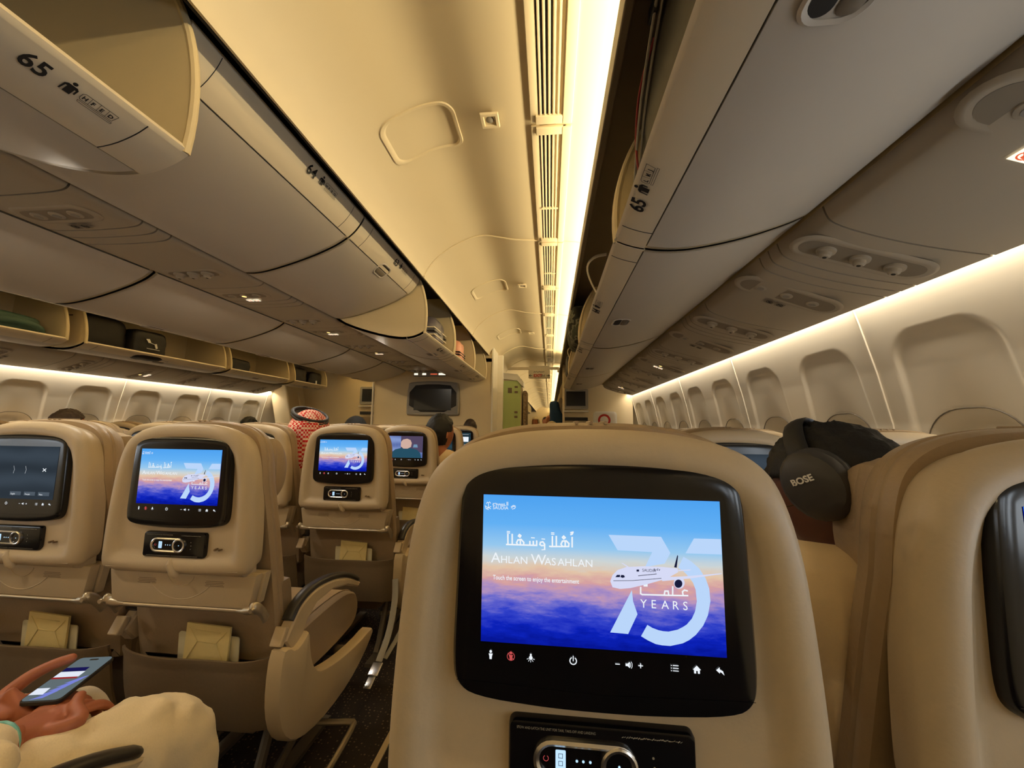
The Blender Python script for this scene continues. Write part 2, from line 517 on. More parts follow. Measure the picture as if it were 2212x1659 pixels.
def graphics_75():
    mb = MB(); y = YS - .0004
    mb.mi = 1
    poly(mb, zs([(1058, 430), (1468, 447), (1540, 577), (1497, 662), (1345, 690), (1400, 570), (1130, 555)]), XZ, y)
    poly(mb, zs([(1243, 872), (1253, 960), (1288, 1060), (1215, 1213), (1072, 1200)]), XZ, y)
    poly(mb, zs([(1718, 460), (1922, 466), (1930, 590), (1655, 580)]), XZ, y)
    o = zs([(1640, 607), (1700, 645), (1760, 700), (1810, 780), (1838, 860), (1848, 960), (1830, 1070), (1795, 1150), (1740, 1220), (1690, 1260), (1640, 1285), (1545, 1305), (1480, 1300), (1430, 1290), (1370, 1262), (1316, 1230)])
    i = zs([(1600, 695), (1640, 722), (1680, 765), (1715, 815), (1735, 870), (1745, 960), (1732, 1040), (1708, 1095), (1670, 1140), (1640, 1160), (1600, 1180), (1530, 1195), (1490, 1192), (1450, 1183), (1405, 1166), (1365, 1143)])
    va = [mb.bm.verts.new(XZ(*p, y)) for p in o]; vb = [mb.bm.verts.new(XZ(*p, y)) for p in i]
    for k in range(len(va) - 1): mb.f((va[k], va[k + 1], vb[k + 1], vb[k]))
    # aeroplane
    y2 = y - .0003
    mb.mi = 2
    poly(mb, zs([(1072, 800), (1090, 752), (1130, 712), (1200, 688), (1340, 682), (1480, 688), (1595, 700), (1600, 730), (1540, 765), (1480, 790), (1360, 825), (1230, 855), (1150, 862), (1090, 848)]), XZ, y2)
    poly(mb, zs([(1460, 770), (1650, 762), (1930, 738), (1925, 745), (1700, 778), (1480, 800)]), XZ, y2 - .0001)
    poly(mb, zs([(1157, 655), (1170, 657), (1218, 686), (1205, 688)]), XZ, y2)
    poly(mb, zs([(1600, 712), (1700, 708), (1690, 716), (1600, 722)]), XZ, y2)
    c = (1608, 815)
    poly(mb, zs([(c[0] + 42 * math.cos(a), c[1] + 46 * math.sin(a)) for a in [k * math.pi / 10 for k in range(20)]]), XZ, y2 - .0002)
    mb.mi = 3
    poly(mb, zs([(c[0] - 6 + 30 * math.cos(a), c[1] + 5 + 33 * math.sin(a)) for a in [k * math.pi / 10 for k in range(20)]]), XZ, y2 - .0003)
    poly(mb, zs([(1568, 690), (1592, 592), (1598, 600), (1588, 694)]), XZ, y2 - .0002)
    poly(mb, zs([(1112, 768), (1125, 750), (1150, 750), (1148, 768)]), XZ, y2 - .0002)
    poly(mb, zs([(1152, 768), (1158, 750), (1180, 752), (1188, 768), (1170, 774)]), XZ, y2 - .0002)
    stroke(mb, zs([(1098, 796), (1250, 795), (1470, 778)]), .0005, XZ, y2 - .0002)
    for k in range(16):
        a = 1293 + k * 9
        stroke(mb, zs([(a, 757 - k * .9), (a + 4, 757 - k * .9)]), .0007, XZ, y2 - .0002)
    poly(mb, zs([(1278, 708), (1298, 708), (1298, 724), (1278, 724)]), XZ, y2 - .0002)
    p = zp(1322, 724); mb.text('SAUDIA', .0042, TXZ(p[0], y2 - .0002, p[1]), sx=.95)
    for k in range(4): stroke(mb, zs([(1412 + k * 14, 716), (1416 + k * 14, 700 + (k % 2) * 6)]), .0006, XZ, y2 - .0002)
    # writing
    mb.mi = 0
    p = zp(98, 648)

    def sc(txt, x, z, big, small, sx):
        for w in txt:
            for k, ch in enumerate(w):
                sz = big if k == 0 else small
                mb.text(ch, sz, TXZ(x, y, z), sx=sx)
                adv = {'A': .66, 'H': .72, 'L': .54, 'N': .73, 'W': .93, 'S': .60}[ch]
                x += adv * sz * sx
            x += small * .34
        return x
    sc(('AHLAN', 'WASAHLAN'), p[0], p[1], .0152, .0108, 1.03)
    p = zp(113, 782)
    mb.text('Touch the screen to enjoy the entertainment', .0065, TXZ(p[0], y, p[1]), sx=.77, bold=.00008)
    p = zp(1310, 1008)
    for k, ch in enumerate('YEARS'): mb.text(ch, .0118, TXZ(p[0] + k * .0106, y, p[1]), sx=.95)
    W = .0016
    # arabic greeting drawn as strokes
    for st in ([(768, 450), (768, 528)], [(757, 412), (775, 408), (768, 424), (757, 428)],
               [(740, 524), (600, 524), (585, 522)], [(740, 524), (742, 500), (720, 478), (690, 480), (678, 505), (690, 524)], [(712, 480), (712, 524)],
               [(640, 524), (640, 442)], [(608, 524), (608, 442)],
               [(545, 548), (522, 550)], [(545, 548), (545, 505), (530, 485), (510, 490), (506, 508), (520, 516), (545, 514)],
               [(480, 478), (480, 514), (230, 506)], [(452, 482), (452, 512)], [(424, 482), (424, 512)],
               [(372, 508), (374, 490), (352, 466), (325, 470), (314, 492), (322, 506)], [(345, 468), (345, 506)],
               [(278, 506), (278, 424)], [(242, 506), (242, 424)],
               [(600, 412), (622, 414)], [(600, 424), (622, 426)], [(236, 400), (258, 402)], [(236, 412), (258, 414)],
               [(522, 462), (546, 464)], [(436, 452), (462, 454)], [(700, 440), (712, 452), (700, 462), (690, 450), (700, 440)], [(338, 426), (350, 436), (342, 448), (330, 438), (338, 426)]):
        stroke(mb, zs(st), W * (.6 if len(st) == 2 and abs(st[0][1] - st[1][1]) < 4 and abs(st[0][0] - st[1][0]) < 30 else 1), XZ, y)
    for st in ([(1312, 850), (1312, 900), (1325, 907), (1560, 914), (1676, 916)], [(1495, 912), (1500, 880), (1525, 880), (1530, 912)],
               [(1560, 914), (1560, 845)], [(1672, 878), (1650, 872), (1635, 885), (1640, 914)], [(1338, 838), (1362, 839)], [(1338, 828), (1362, 829)]):
        stroke(mb, zs(st), W * .9, XZ, y)
    # airline mark at the top left corner
    p = zp(118, 218); mb.text('SAUDIA', .0052, TXZ(p[0], y, p[1]), sx=.95)
    for st in ([(245, 188), (245, 160)], [(236, 188), (236, 160)], [(226, 188), (180, 186)], [(214, 188), (214, 172)], [(202, 187), (202, 174)], [(190, 187), (190, 174)],
               [(180, 186), (180, 176), (168, 178), (168, 190)], [(156, 186), (160, 174)], [(146, 188), (150, 172), (138, 170)], [(132, 186), (120, 184), (122, 172), (134, 172)],
               [(82, 168), (84, 205)], [(66, 172), (74, 160), (82, 168), (92, 158), (100, 170)], [(62, 196), (102, 216)], [(104, 196), (64, 216)], [(56, 188), (62, 214), (84, 222)],
               [(270, 200), (290, 188), (306, 192)], [(272, 210), (290, 196), (306, 200)], [(280, 218), (300, 214), (308, 200)]):
        stroke(mb, zs(st), .0006, XZ, y)
    return mb.mesh('screen_graphics', [M['glyph'], emis('logo_pale', sr(186, 214, 250), 1), emis('plane_white', sr(214, 218, 245), 1), emis('plane_dark', sr(30, 34, 70), .7)], smooth=False, fixn=False)


def graphics_misc(kind):
    mb = MB(); y = YS - .0004
    U = lambda u, v: (-SX + 2 * SX * u, SZ1 - (SZ1 - SZ0) * v)
    mats = [M['glyph']]
    if kind == 'map':
        mb.mi = 0
        stroke(mb, [U(.82, .42), U(.86, .47)], .0022, XZ, y); stroke(mb, [U(.82, .47), U(.86, .42)], .0022, XZ, y)
        stroke(mb, [U(.42, .38), U(.435, .45), U(.425, .52)], .0006, XZ, y)
        stroke(mb, [U(.58, .38), U(.595, .45), U(.585, .52)], .0006, XZ, y)
        mb.mi = 1
        for k in range(3):
            u = .42 + k * .19
            poly(mb, [U(u, .86), U(u + .15, .86), U(u + .15, .93), U(u, .93)], XZ, y)
        mb.mi = 0
        for k, w in enumerate(('English', 'Français', 'Menu')):
            p = U(.435 + k * .19, .92); mb.text(w, .0065, TXZ(p[0], y - .0002, p[1]), sx=.8)
        mats.append(emis('menu_button', sr(78, 88, 98), 1))
    elif kind == 'film':      # a room with a chair and lamp, drawn film frame
        mb.mi = 1; poly(mb, [U(.36, 0), U(1, 0), U(1, .75), U(.36, .7)], XZ, y)
        mb.mi = 2; poly(mb, [U(.05, 1), U(.08, .78), U(.2, .62), U(.38, .55), U(.66, .55), U(.84, .62), U(.94, .78), U(.97, 1)], XZ, y - .0001)
        mb.mi = 3; poly(mb, [U(.36, .28), U(.42, .16), U(.54, .12), U(.64, .18), U(.68, .32), U(.66, .5), U(.56, .58), U(.44, .58), U(.36, .48)], XZ, y - .0002)
        mb.mi = 4; poly(mb, [U(.74, .38), U(.84, .38), U(.86, .52), U(.72, .52)], XZ, y - .0002)
        for k in range(3): stroke(mb, [U(.1 + k * .09, 0), U(.12 + k * .09, .6)], .001, XZ, y - .0001)
        mats += [emis('film_wall', sr(82, 70, 96), 1), emis('film_sofa', sr(38, 78, 98), 1), emis('film_cushion', sr(206, 172, 158), 1), emis('film_lamp', sr(112, 146, 176), 1)]
    elif kind == 'menu':
        mb.mi = 0
        stroke(mb, [U(.42, .2), U(.6, .21)], .002, XZ, y); stroke(mb, [U(.42, .95), U(.75, .95)], .001, XZ, y)
        mb.mi = 1; poly(mb, [U(.42, .42), U(.66, .42), U(.66, .78), U(.42, .78)], XZ, y)
        mb.mi = 2; poly(mb, [U(.5, .45), U(.62, .45), U(.6, .6), U(.48, .62)], XZ, y - .0001)
        mb.mi = 0; poly(mb, [U(.8, .55), U(.86, .6), U(.8, .65)], XZ, y)
        mats += [emis('poster_white', sr(220, 225, 225), 1), emis('poster_red', sr(140, 40, 50), 1)]
    elif kind == 'tiles':
        mb.mi = 1; poly(mb, [U(.1, .3), U(.55, .3), U(.55, .72), U(.1, .72)], XZ, y)
        mb.mi = 0; poly(mb, [U(.62, .3), U(.9, .3), U(.9, .66), U(.62, .66)], XZ, y)
        stroke(mb, [U(.4, .12), U(.9, .13)], .002, XZ, y); stroke(mb, [U(.1, .85), U(.9, .86)], .002, XZ, y)
        mats += [emis('tile_violet', sr(120, 110, 220), 1)]
    return mb.mesh('screen_graphics', mats, smooth=False, fixn=False)


def icons_mesh():
    mb = MB(); y = -.0128; z = .9285; k = .0042
    # person call
    def person(x):
        mb.disc((x, y, z + .0035), .0014, (0, 1, 0), .0002, 12)
        poly(mb, [(x - .0022, z + .0015), (x + .0022, z + .0015), (x + .0014, z - .001), (x + .0012, z - .004), (x - .0012, z - .004), (x - .0014, z - .001)], XZ, y)
    person(-.114)
    mb.mi = 1; person(-.0925)
    ringpoly(mb, [(-.0925 + .0042 * math.cos(a), z + .0042 * math.sin(a)) for a in [i * .4189 for i in range(15)]], [(-.0925 + .0036 * math.cos(a), z + .0036 * math.sin(a)) for a in [i * .4189 for i in range(15)]], XZ, y)
    stroke(mb, [(-.0955, z + .003), (-.0895, z - .003)], .0006, XZ, y)
    mb.mi = 0
    x = -.0715
    mb.disc((x, y, z), .0019, (0, 1, 0), .0002, 14); poly(mb, [(x - .0009, z), (x + .0009, z), (x + .0009, z + .004), (x - .0009, z + .004)], XZ, y)
    for a in range(200, 341, 35): stroke(mb, [(x + .0026 * math.cos(R(a)), z + .0026 * math.sin(R(a))), (x + .0042 * math.cos(R(a)), z + .0042 * math.sin(R(a)))], .0005, XZ, y)
    x = -.0275
    arc = [R(a) for a in range(115, 426, 18)]
    o = [(x + .0039 * math.cos(a), z + .0039 * math.sin(a)) for a in arc]; i = [(x + .0029 * math.cos(a), z + .0029 * math.sin(a)) for a in arc]
    va = [mb.bm.verts.new(XZ(*p, y)) for p in o]; vb = [mb.bm.verts.new(XZ(*p, y)) for p in i]
    for q in range(len(va) - 1): mb.f((va[q], va[q + 1], vb[q + 1], vb[q]))
    stroke(mb, [(x, z), (x, z + .0046)], .0009, XZ, y)
    stroke(mb, [(.0155, z), (.0195, z)], .0009, XZ, y)
    x = .0285
    poly(mb, [(x - .003, z + .0012), (x - .003, z - .0012), (x - .001, z - .0012), (x + .0012, z - .003), (x + .0012, z + .003), (x - .001, z + .0012)], XZ, y)
    for rr in (.0032, .0048): stroke(mb, [(x - .001 + rr * math.cos(R(a)), z + rr * math.sin(R(a))) for a in (-40, -15, 15, 40)], .0005, XZ, y)
    stroke(mb, [(.0385, z), (.0425, z)], .0009, XZ, y); stroke(mb, [(.0405, z - .002), (.0405, z + .002)], .0009, XZ, y)
    x = .074
    for dz in (-.0025, 0, .0025):
        stroke(mb, [(x - .0015, z + dz), (x + .0035, z + dz)], .0008, XZ, y); stroke(mb, [(x - .0035, z + dz), (x - .003, z + dz)], .0008, XZ, y)
    x = .0955
    poly(mb, [(x - .004, z), (x, z + .004), (x + .004, z), (x + .0028, z), (x + .0028, z - .0035), (x + .0008, z - .0035), (x + .0008, z - .001), (x - .0008, z - .001), (x - .0008, z - .0035), (x - .0028, z - .0035), (x - .0028, z)], XZ, y)
    x = .118
    poly(mb, [(x - .004, z + .001), (x - .0005, z + .004), (x - .0005, z + .002), (x + .0025, z + .0005), (x + .0038, z - .0035), (x + .001, z - .001), (x - .0005, z - .0005), (x - .0005, z - .002)], XZ, y)
    return mb.mesh('touch_icons', [M['glyph'], M['glyphred']], smooth=False, fixn=False)

# ------------------------------------------------------------------ seat
ARC = lambda c, r, a0, a1, n=16: [(c[0] + r * math.cos(R(a0 + (a1 - a0) * k / n)), c[1] + r * math.sin(R(a0 + (a1 - a0) * k / n))) for k in range(n + 1)]


def seat_meshes():
    D = {}
    shell = chaikin(mirror([(0, 1.168), (.06, 1.166), (.105, 1.160), (.150, 1.148), (.180, 1.128), (.197, 1.102), (.213, 1.045), (.221, .965), (.227, .876), (.229, .80), (.227, .768), (.213, .755), (.1, .752), (0, .752)]), 2)
    mb = MB()
    rings = [(.060, .004), (.052, .003), (.044, -.002), (.036, -.010), (.026, -.013), (.014, -.011), (.005, -.004), (0, .006), (0, .016), (.007, .034), (.012, .058)]
    SQ = lambda d: [(u * (1 - d / .215), .958 + (v - .958) * (1 - d / .205)) for u, v in shell]
    mb.loft([[XZ(u, v, y) for u, v in SQ(d)] for d, y in rings])
    # ledge over the table
    mb.prism([(-.006, .772), (-.011, .768), (.02, .745), (.06, .742), (.06, .772)], lambda u, v, d: (d, u, v), -.200, .200)
    D['shell'] = mb.mesh('back_shell', M['shell'])
    # bezel
    bz = chaikin(mirror([(0, 1.131), (.09, 1.129), (.128, 1.124), (.146, 1.112), (.152, 1.094), (.156, .97), (.157, .915), (.152, .894), (.132, .882), (.06, .8765), (0, .8755)]), 2)
    mb = MB()
    pillow(mb, bz, [(.02, -.0118), (.010, -.0122), (.004, -.0105), (.0008, -.006), (0, .006)], XZ)
    stroke(mb, [(-.15, .902), (0, .897), (.15, .902)], .0006, XZ, -.0124)
    D['bezel'] = mb.mesh('monitor_bezel', M['black'])
    # screen with uv
    bm = bmesh.new(); uvl = bm.loops.layers.uv.new('UVMap')
    vs = [bm.verts.new(p) for p in ((-SX, YS, SZ0), (SX, YS, SZ0), (SX, YS, SZ1), (-SX, YS, SZ1))]
    bk = [bm.verts.new((v.co.x, YS + .003, v.co.z)) for v in vs]
    f = bm.faces.new(vs)
    for l, uv in zip(f.loops, ((0, 0), (1, 0), (1, 1), (0, 1))): l[uvl].uv = uv
    for i in range(4): bm.faces.new((vs[i], bk[i], bk[(i + 1) % 4], vs[(i + 1) % 4]))
    for key in ('sunset', 'ui_dark', 'ui_blue', 'ui_slate'):
        me = bpy.data.meshes.new('screen'); bm.to_mesh(me); me.materials.append(M[key]); D['scr_' + key] = me
    bm.free()
    D['icons'] = icons_mesh()
    # handset unit
    mb = MB()
    pillow(mb, rrect(.0945, .797, .8645, .008), [(.004, -.0068), (.0015, -.0062), (0, -.003), (0, .01)], XZ)
    mb.mi = 1
    mb.text('STOW AND LATCH THE UNIT FOR TAXI, TAKE-OFF AND LANDING', .0036, TXZ(-.086, -.0072, .8562), sx=.74)
    rnd = random.Random(3)
    for k in range(26):
        x = .0215 + k * .0023; stroke(mb, [(x, .8558 + rnd.random() * .001), (x + .0016, .8562 + rnd.random() * .0012)], .0005 + rnd.random() * .0006, XZ, -.0072)
    for k in range(60):
        x = -.08 + k * .0026
        if k != 28: stroke(mb, [(x, .8018), (x + .0018, .8018 + rnd.random() * .0008)], .0007, XZ, -.0072)
    for dz in (-.009, 0, .009): mb.disc((.053 - abs(dz) * .1, -.0072, .8305 + dz), .0012, (0, 1, 0), .0003, 10)
    D['pcu'] = mb.mesh('handset_panel', [M['black'], mat('panel_print', sr(150, 145, 130), .6)], ang=30)
    mb = MB()
    o = stadium(.0525, .0195, -.016, .8305); i = stadium(.0465, .0135, -.016, .8305); m2 = stadium(.0495, .0165, -.016, .8305)
    mb.loft([[XZ(*p, -.006) for p in o], [XZ(*p, -.0105) for p in o], [XZ(*p, -.0118) for p in m2], [XZ(*p, -.010) for p in i], [XZ(*p, -.006) for p in i]], True, False, False)
    c = (.018, .8305)
    mb.loft([[XZ(c[0] + r * math.cos(a), c[1] + r * math.sin(a), yy) for a in [k * math.pi / 12 for k in range(24)]] for r, yy in ((.0185, -.006), (.0185, -.0118), (.0165, -.0128), (.0135, -.0118), (.0132, -.0075))], True, False, False)
    mb.mi = 1
    mb.disc((c[0], -.0085, c[1]), .0132, (0, 1, 0), .002)
    poly(mb, i, XZ, -.0071)
    mb.mi = 2
    poly(mb, rrect(.0052, .8215, .8395, .001, 2, -.0405), XZ, -.0075)
    for x in (-.024, -.0175, -.0105): mb.disc((x, -.0076, .8305), .0013, (0, 1, 0), .0003, 8)
    mb.disc((c[0], -.0098, c[1]), .0012, (0, 1, 0), .0003, 8)
    mb.mi = 3
    stroke(mb, ARC((-.0555, .8305), .0026, 120, 420, 10), .0005, XZ, -.0075)
    mb.mi = 4
    for dz in (.0035, -.0035): stroke(mb, [(-.0425, .8305 + dz - .002), (-.0425, .8305 + dz + .002), (-.0385, .8305 + dz + .002), (-.0385, .8305 + dz - .002), (-.0425, .8305 + dz - .002)], .0005, XZ, -.0077)
    D['handset'] = mb.mesh('handset', [M['chrome'], M['black'], M['lcd'], M['glyphred'], M['ink']], ang=30)
    mb = MB()
    mb.disc((.124, -.0012, .822), .0032, (0, 1, 0), .010, 12); mb.disc((.137, -.0012, .8215), .0022, (0, 1, 0), .010, 12); mb.box((.130, -.001, .8218), (.008, .009, .0012))
    D['jack'] = mb.mesh('headphone_jack', mat('jack_brown', sr(110, 88, 60), .5))
    # table
    tt = [(-.228, .748), (-.228, .742), (-.213, .664), (-.205, .657), (.205, .657), (.213, .664), (.228, .742), (.228, .748)]
    mb = MB()
    pillow(mb, tt, [(.006, .026), (.0015, .0275), (0, .031), (0, .05)], XZ)
    mb.mi = 0
    tt2 = [(u * 1.012 + .004, v - .001) for u, v in tt]
    pillow(mb, tt2, [(.004, .053), (0, .056), (0, .075)], XZ)
    for c, r, a0, a1, w in (((0, .756), .045, 205, 335, .004), ((0, .80), .125, 222, 318, .0035)):
        pts = ARC(c, r, a0, a1, 22)
        mb.tube([(p[0], .0262, p[1]) for p in pts], (w * .9, .0016) if False else w * .45, 6)
    mb.mi = 1
    for sx in (-1, 1):
        for k in range(4): mb.box((sx * .105, .0258, .727 - k * .0042), (.058 if k % 2 else .052, .0006, .0014))
    D['tray'] = mb.mesh('tray_table', [M['tray'], M['leather_dk']])
    mb = MB()
    rot = Euler((0, R(-28), 0))
    mb.tube([(-.008, -.004, .789), (-.002, -.009, .781), (.010, -.008, .757), (.014, -.002, .748)], [.007, .0105, .0105, .008], 14)
    D['latch'] = mb.mesh('table_latch', M['shell'])
    # table arms
    for s, nm in ((1, 'armR'), (-1, 'armL')):
        mb = MB()
        path = chaikin([(s * .218, .030, .661), (s * .228, .020, .668), (s * .234, .030, .664), (s * .235, .050, .645), (s * .235, .070, .615)], 2, False)
        mb.tube(path, [(.013, .005)] * len(path), 12, flat=(0, 0, 1))
        mb.disc((s * .231, .016, .662), .006, (0, 1, 0), .010, 14)
        D[nm] = mb.mesh('table_arm', M['steel'])
    mb = MB()
    mb.tube([(-.236, .034, .651), (.236, .034, .651)], .0065, 12)
    for s in (-1, 1): mb.tube([(s * .175, .034, .651), (s * .192, .034, .651), (s * .20, .034, .653), (s * .232, .034, .657)], [.0068, .0085, .013, .013], 14)
    D['bar'] = mb.mesh('table_bar', M['steel'])
    # back cushion, leaning
    lean = lambda y, z: y + max(0, 1.0 - z) * .17
    half = [(0, 1.176), (.07, 1.174), (.122, 1.165), (.160, 1.149), (.186, 1.125), (.200, 1.09), (.210, 1.03), (.218, .93), (.224, .82), (.230, .68), (.232, .55), (.230, .45), (.22, .43), (0, .43)]
    cu = chaikin(mirror(half), 2)
    mb = MB()
    fnl = lambda u, v, y: (u, lean(y, v), v)
    pillow(mb, cu, [(.03, .045), (.004, .047), (0, .056), (.0, .066), (.003, .070), (0, .075), (.004, .095), (.018, .115), (.045, .130), (.08, .136)], fnl)
    # stitched seams over the top
    for x in (-.018, .0, .018): mb.tube([(x, .048 + k * .008, 1.1755) for k in range(8)], .0022, 6)
    D['backrest'] = mb.mesh('backrest', M['leather'])
    mb = MB()
    hh = chaikin([(-.17, .93), (-.17, 1.09), (-.15, 1.14), (.15, 1.14), (.17, 1.09), (.17, .93), (.14, .90), (-.14, .90)], 2)
    mb2rings = [(.0, .12), (.0, .145), (.01, .165), (.03, .172), (.05, .172)]
    pillow(mb, hh, mb2rings, XZ)
    for s in (-1, 1):
        w = chaikin([(.10, .93), (.10, 1.09), (.12, 1.13), (.17, 1.12), (.21, 1.07), (.22, 1.0), (.20, .945), (.15, .915)], 2)
        pillow(mb, w, [(.018, 0), (.004, .008), (0, .02), (.004, .032), (.018, .04)], lambda u, v, d: (s * (.160 - d), u + .01, v))
    D['headrest'] = mb.mesh('headrest', M['leather'])
    mb = MB()
    lb = chaikin([(-.230, .20), (-.232, .66), (-.225, .70), (.225, .70), (.232, .66), (.230, .20)], 1)
    pillow(mb, lb, [(.012, .072), (.002, .078), (0, .09), (0, .12)], fnl)
    D['lower'] = mb.mesh('back_panel', M['leather_dk'])
    # literature pocket
    mb = MB()
    nx, nz = 28, 16
    def pkt(i, k, back):
        u = -.238 + .476 * i / nx; top = .494 + .008 * abs(u / .25) ** 3; e = abs(u) / .238
        z = .285 + (top - .285) * k / nz
        y = .066 + (.5 - z) * .10 + .030 * e ** 6 + .008 * math.sin(u * 23) * (k / nz) ** 3 * .4 + .02 * (1 - k / nz) ** 3
        rim = -.004 if k >= nz - 1 else 0
        return (u, y + rim + (.007 if back else 0), z)
    fr = [[mb.bm.verts.new(pkt(i, k, 0)) for i in range(nx + 1)] for k in range(nz + 1)]
    bk = [[mb.bm.verts.new(pkt(i, k, 1)) for i in range(nx + 1)] for k in range(nz + 1)]
    for k in range(nz):
        for i in range(nx):
            mb.f((fr[k][i], fr[k][i + 1], fr[k + 1][i + 1], fr[k + 1][i])); mb.f((bk[k][i], bk[k + 1][i], bk[k + 1][i + 1], bk[k][i + 1]))
        for i in (0, nx): mb.f((fr[k][i], fr[k + 1][i], bk[k + 1][i], bk[k][i]))
    for i in range(nx):
        for k in (0, nz): mb.f((fr[k][i], fr[k][i + 1], bk[k][i + 1], bk[k][i]))
    D['pocket'] = mb.mesh('literature_pocket', M['leather_dk'])
    # seat cushion
    mb = MB()
    prof = chaikin([(.19, .37), (.16, .48), (.22, .505), (.40, .512), (.52, .508), (.60, .482), (.635, .43), (.625, .37), (.56, .345), (.30, .34)], 2)
    cz = [(-.236, .92), (-.228, .97), (-.19, 1), (.19, 1), (.228, .97), (.236, .92)]
    cy, czz = .40, .42
    mb.loft([[(x, cy + (u - cy) * k, czz + (v - czz) * k) for u, v in prof] for x, k in cz])
    for s in (-1, 1): mb.tube([(s * .205, u, v + .001) for u, v in prof[6:30]], .0022, 5)
    D['cushion'] = mb.mesh('seat_cushion', M['leather'])
    # armrests
    for s, nm in ((1, 'aR'), (-1, 'aL')):
        mb = MB()
        path = chaikin([(s * .2595, .13, .585), (s * .2595, .165, .622), (s * .2595, .24, .642), (s * .2595, .36, .628), (s * .2595, .46, .594), (s * .2595, .545, .545)], 2, False)
        mb.tube(path, [(.019, .012)] * (len(path) - 2) + [(.017, .010), (.012, .006)], 12, flat=(1, 0, 0))
        D[nm + 'pad'] = mb.mesh('arm_pad', M['armpad'])
        mb = MB()
        body = [(p[1], p[2] - .008) for p in path] + [(.53, .525), (.44, .565), (.34, .590), (.25, .585), (.20, .55), (.17, .50), (.13, .50), (.10, .54)]
        pillow(mb, body, [(.006, -.019), (0, -.014), (0, .014), (.006, .019)], lambda u, v, d: (s * .2595 + d, u, v))
        mb.box((s * .2595, .098, .555), (.034, .02, .05), Euler((R(-28), 0, 0)), .004)
        D[nm] = mb.mesh('armrest', M['beige_m'])
    # aisle side panel
    for s, nm in ((1, 'spR'), (-1, 'spL')):
        mb = MB()
        pl = [(.068, .53), (.060, .44), (.066, .37), (.09, .30), (.14, .245), (.22, .212), (.33, .20), (.46, .208), (.57, .245), (.645, .292), (.648, .312), (.625, .325), (.52, .322), (.40, .335), (.31, .355), (.255, .375), (.225, .41), (.205, .46), (.192, .535), (.165, .515), (.13, .505), (.10, .53)]
        pl = chaikin(pl, 1)
        pillow(mb, pl, [(.012, .022), (.005, .020), (0, .012), (0, -.02)], lambda u, v, d: (s * (.275 + d), u, v))
        D[nm] = mb.mesh('side_panel', M['beige_m'])
    mb = MB()
    for y in (.26, .50): mb.tube([(-.27, y, .30), (.27, y, .30)], .018, 10)
    for x in (-.12, .16):
        mb.tube([(x, .26, .30), (x - .02, .20, .05), (x - .02, .17, .012)], .016, 8)
        mb.tube([(x, .50, .30), (x, .42, .12), (x, .22, .03)], .013, 8)
        mb.box((x - .01, .32, .008), (.045, .5, .016))
    D['legs'] = mb.mesh('leg_frame', mat('leg_metal', sr(120, 110, 95), .5, .6))
    mb = MB()
    mb.tube(chaikin([(.06, .38, .09), (.06, .40, .10), (.20, .43, .09), (.325, .45, .09), (.335, .44, .09), (.345, .30, .085), (.345, .12, .08)], 1, False), .010, 8)
    D['restraint'] = mb.mesh('baggage_bar', M['steel'])
    return D


SD = seat_meshes()
G75 = graphics_75()
GM = {'map': graphics_misc('map'), 'film': graphics_misc('film'), 'menu': graphics_misc('menu'), 'tiles': graphics_misc('tiles')}


def part(name, me, parent):
    o = bpy.data.objects.new(name, me); link(o); o.parent = parent
    return o


def make_seat(x, y, label, group, scr='75', right='arm', left=None, detail=True, tilt=0, rz=0):
    t = empty('airline_seat', (x, y, 0), rz)
    tag(t, label, 'seat', group)
    part('back_shell', SD['shell'], t); part('backrest', SD['backrest'], t); part('headrest', SD['headrest'], t)
    b = part('monitor_bezel', SD['bezel'], t)
    key = {'75': 'sunset', 'map': 'ui_dark', 'film': 'ui_blue', 'menu': 'ui_slate', 'tiles': 'ui_slate'}[scr]
    part('screen', SD['scr_' + key], b)
    g = part('screen_graphics', G75 if scr == '75' else GM[scr], b)
    part('touch_icons', SD['icons'], b)
    p = part('handset_panel', SD['pcu'], t); part('handset', SD['handset'], p)
    part('headphone_jack', SD['jack'], t)
    tr = part('tray_table', SD['tray'], t); part('table_latch', SD['latch'], tr)
    part('table_arm', SD['armL'], t); part('table_arm', SD['armR'], t); part('table_bar', SD['bar'], t)
    part('back_panel', SD['lower'], t); part('literature_pocket', SD['pocket'], t); part('seat_cushion', SD['cushion'], t)
    part('leg_frame', SD['legs'], t)
    a = part('armrest', SD['aR'], t); part('arm_pad', SD['aRpad'], a)
    if left:
        a = part('armrest', SD['aL'], t); part('arm_pad', SD['aLpad'], a)
    if right == 'panel':
        part('side_panel', SD['spR'], t); part('baggage_bar', SD['restraint'], t)
    if left == 'panel': part('side_panel', SD['spL'], t)
    return t


ROWW = ['beside the camera', 'first row ahead', 'second row ahead', 'third row ahead', 'fourth row ahead', 'last row before the bulkhead']
CX = [.695, .175, -.345, -.865]
CN = ['right aisle', 'second from right', 'third from right', 'far left aisle']
scr_over = {(1, 0): '75', (1, 1): 'map', (2, 0): '75', (3, 0): 'film', (4, 0): 'menu', (5, 0): 'tiles', (1, 2): 'map'}
scr_txt = {'75': 'blue welcome screen', 'map': 'dark map screen', 'film': 'drawn film on screen', 'menu': 'with a dark menu and poster on screen', 'tiles': 'with a violet tile on its screen'}
for r in range(0, 6):
    for c in range(4):
        if r == 0 and c > 1: continue
        sc_ = scr_over.get((r, c), '75' if c < 2 else 'map')
        vis = c == 0 or (r == 1 and c == 1)
        lab = 'middle block seat, %s, %s' % (ROWW[r], CN[c]) + ((', ' + scr_txt[sc_]) if vis and r in (1, 2, 3) and c < 2 else '')
        make_seat(CX[c] - (.012 if r < 2 else -.006), .182 + .83 * r, lab, 'beige seats of the middle block', sc_, 'panel' if c == 0 else 'arm', 'panel' if c == 3 else None)
RX = [1.775, 2.295, 2.815]
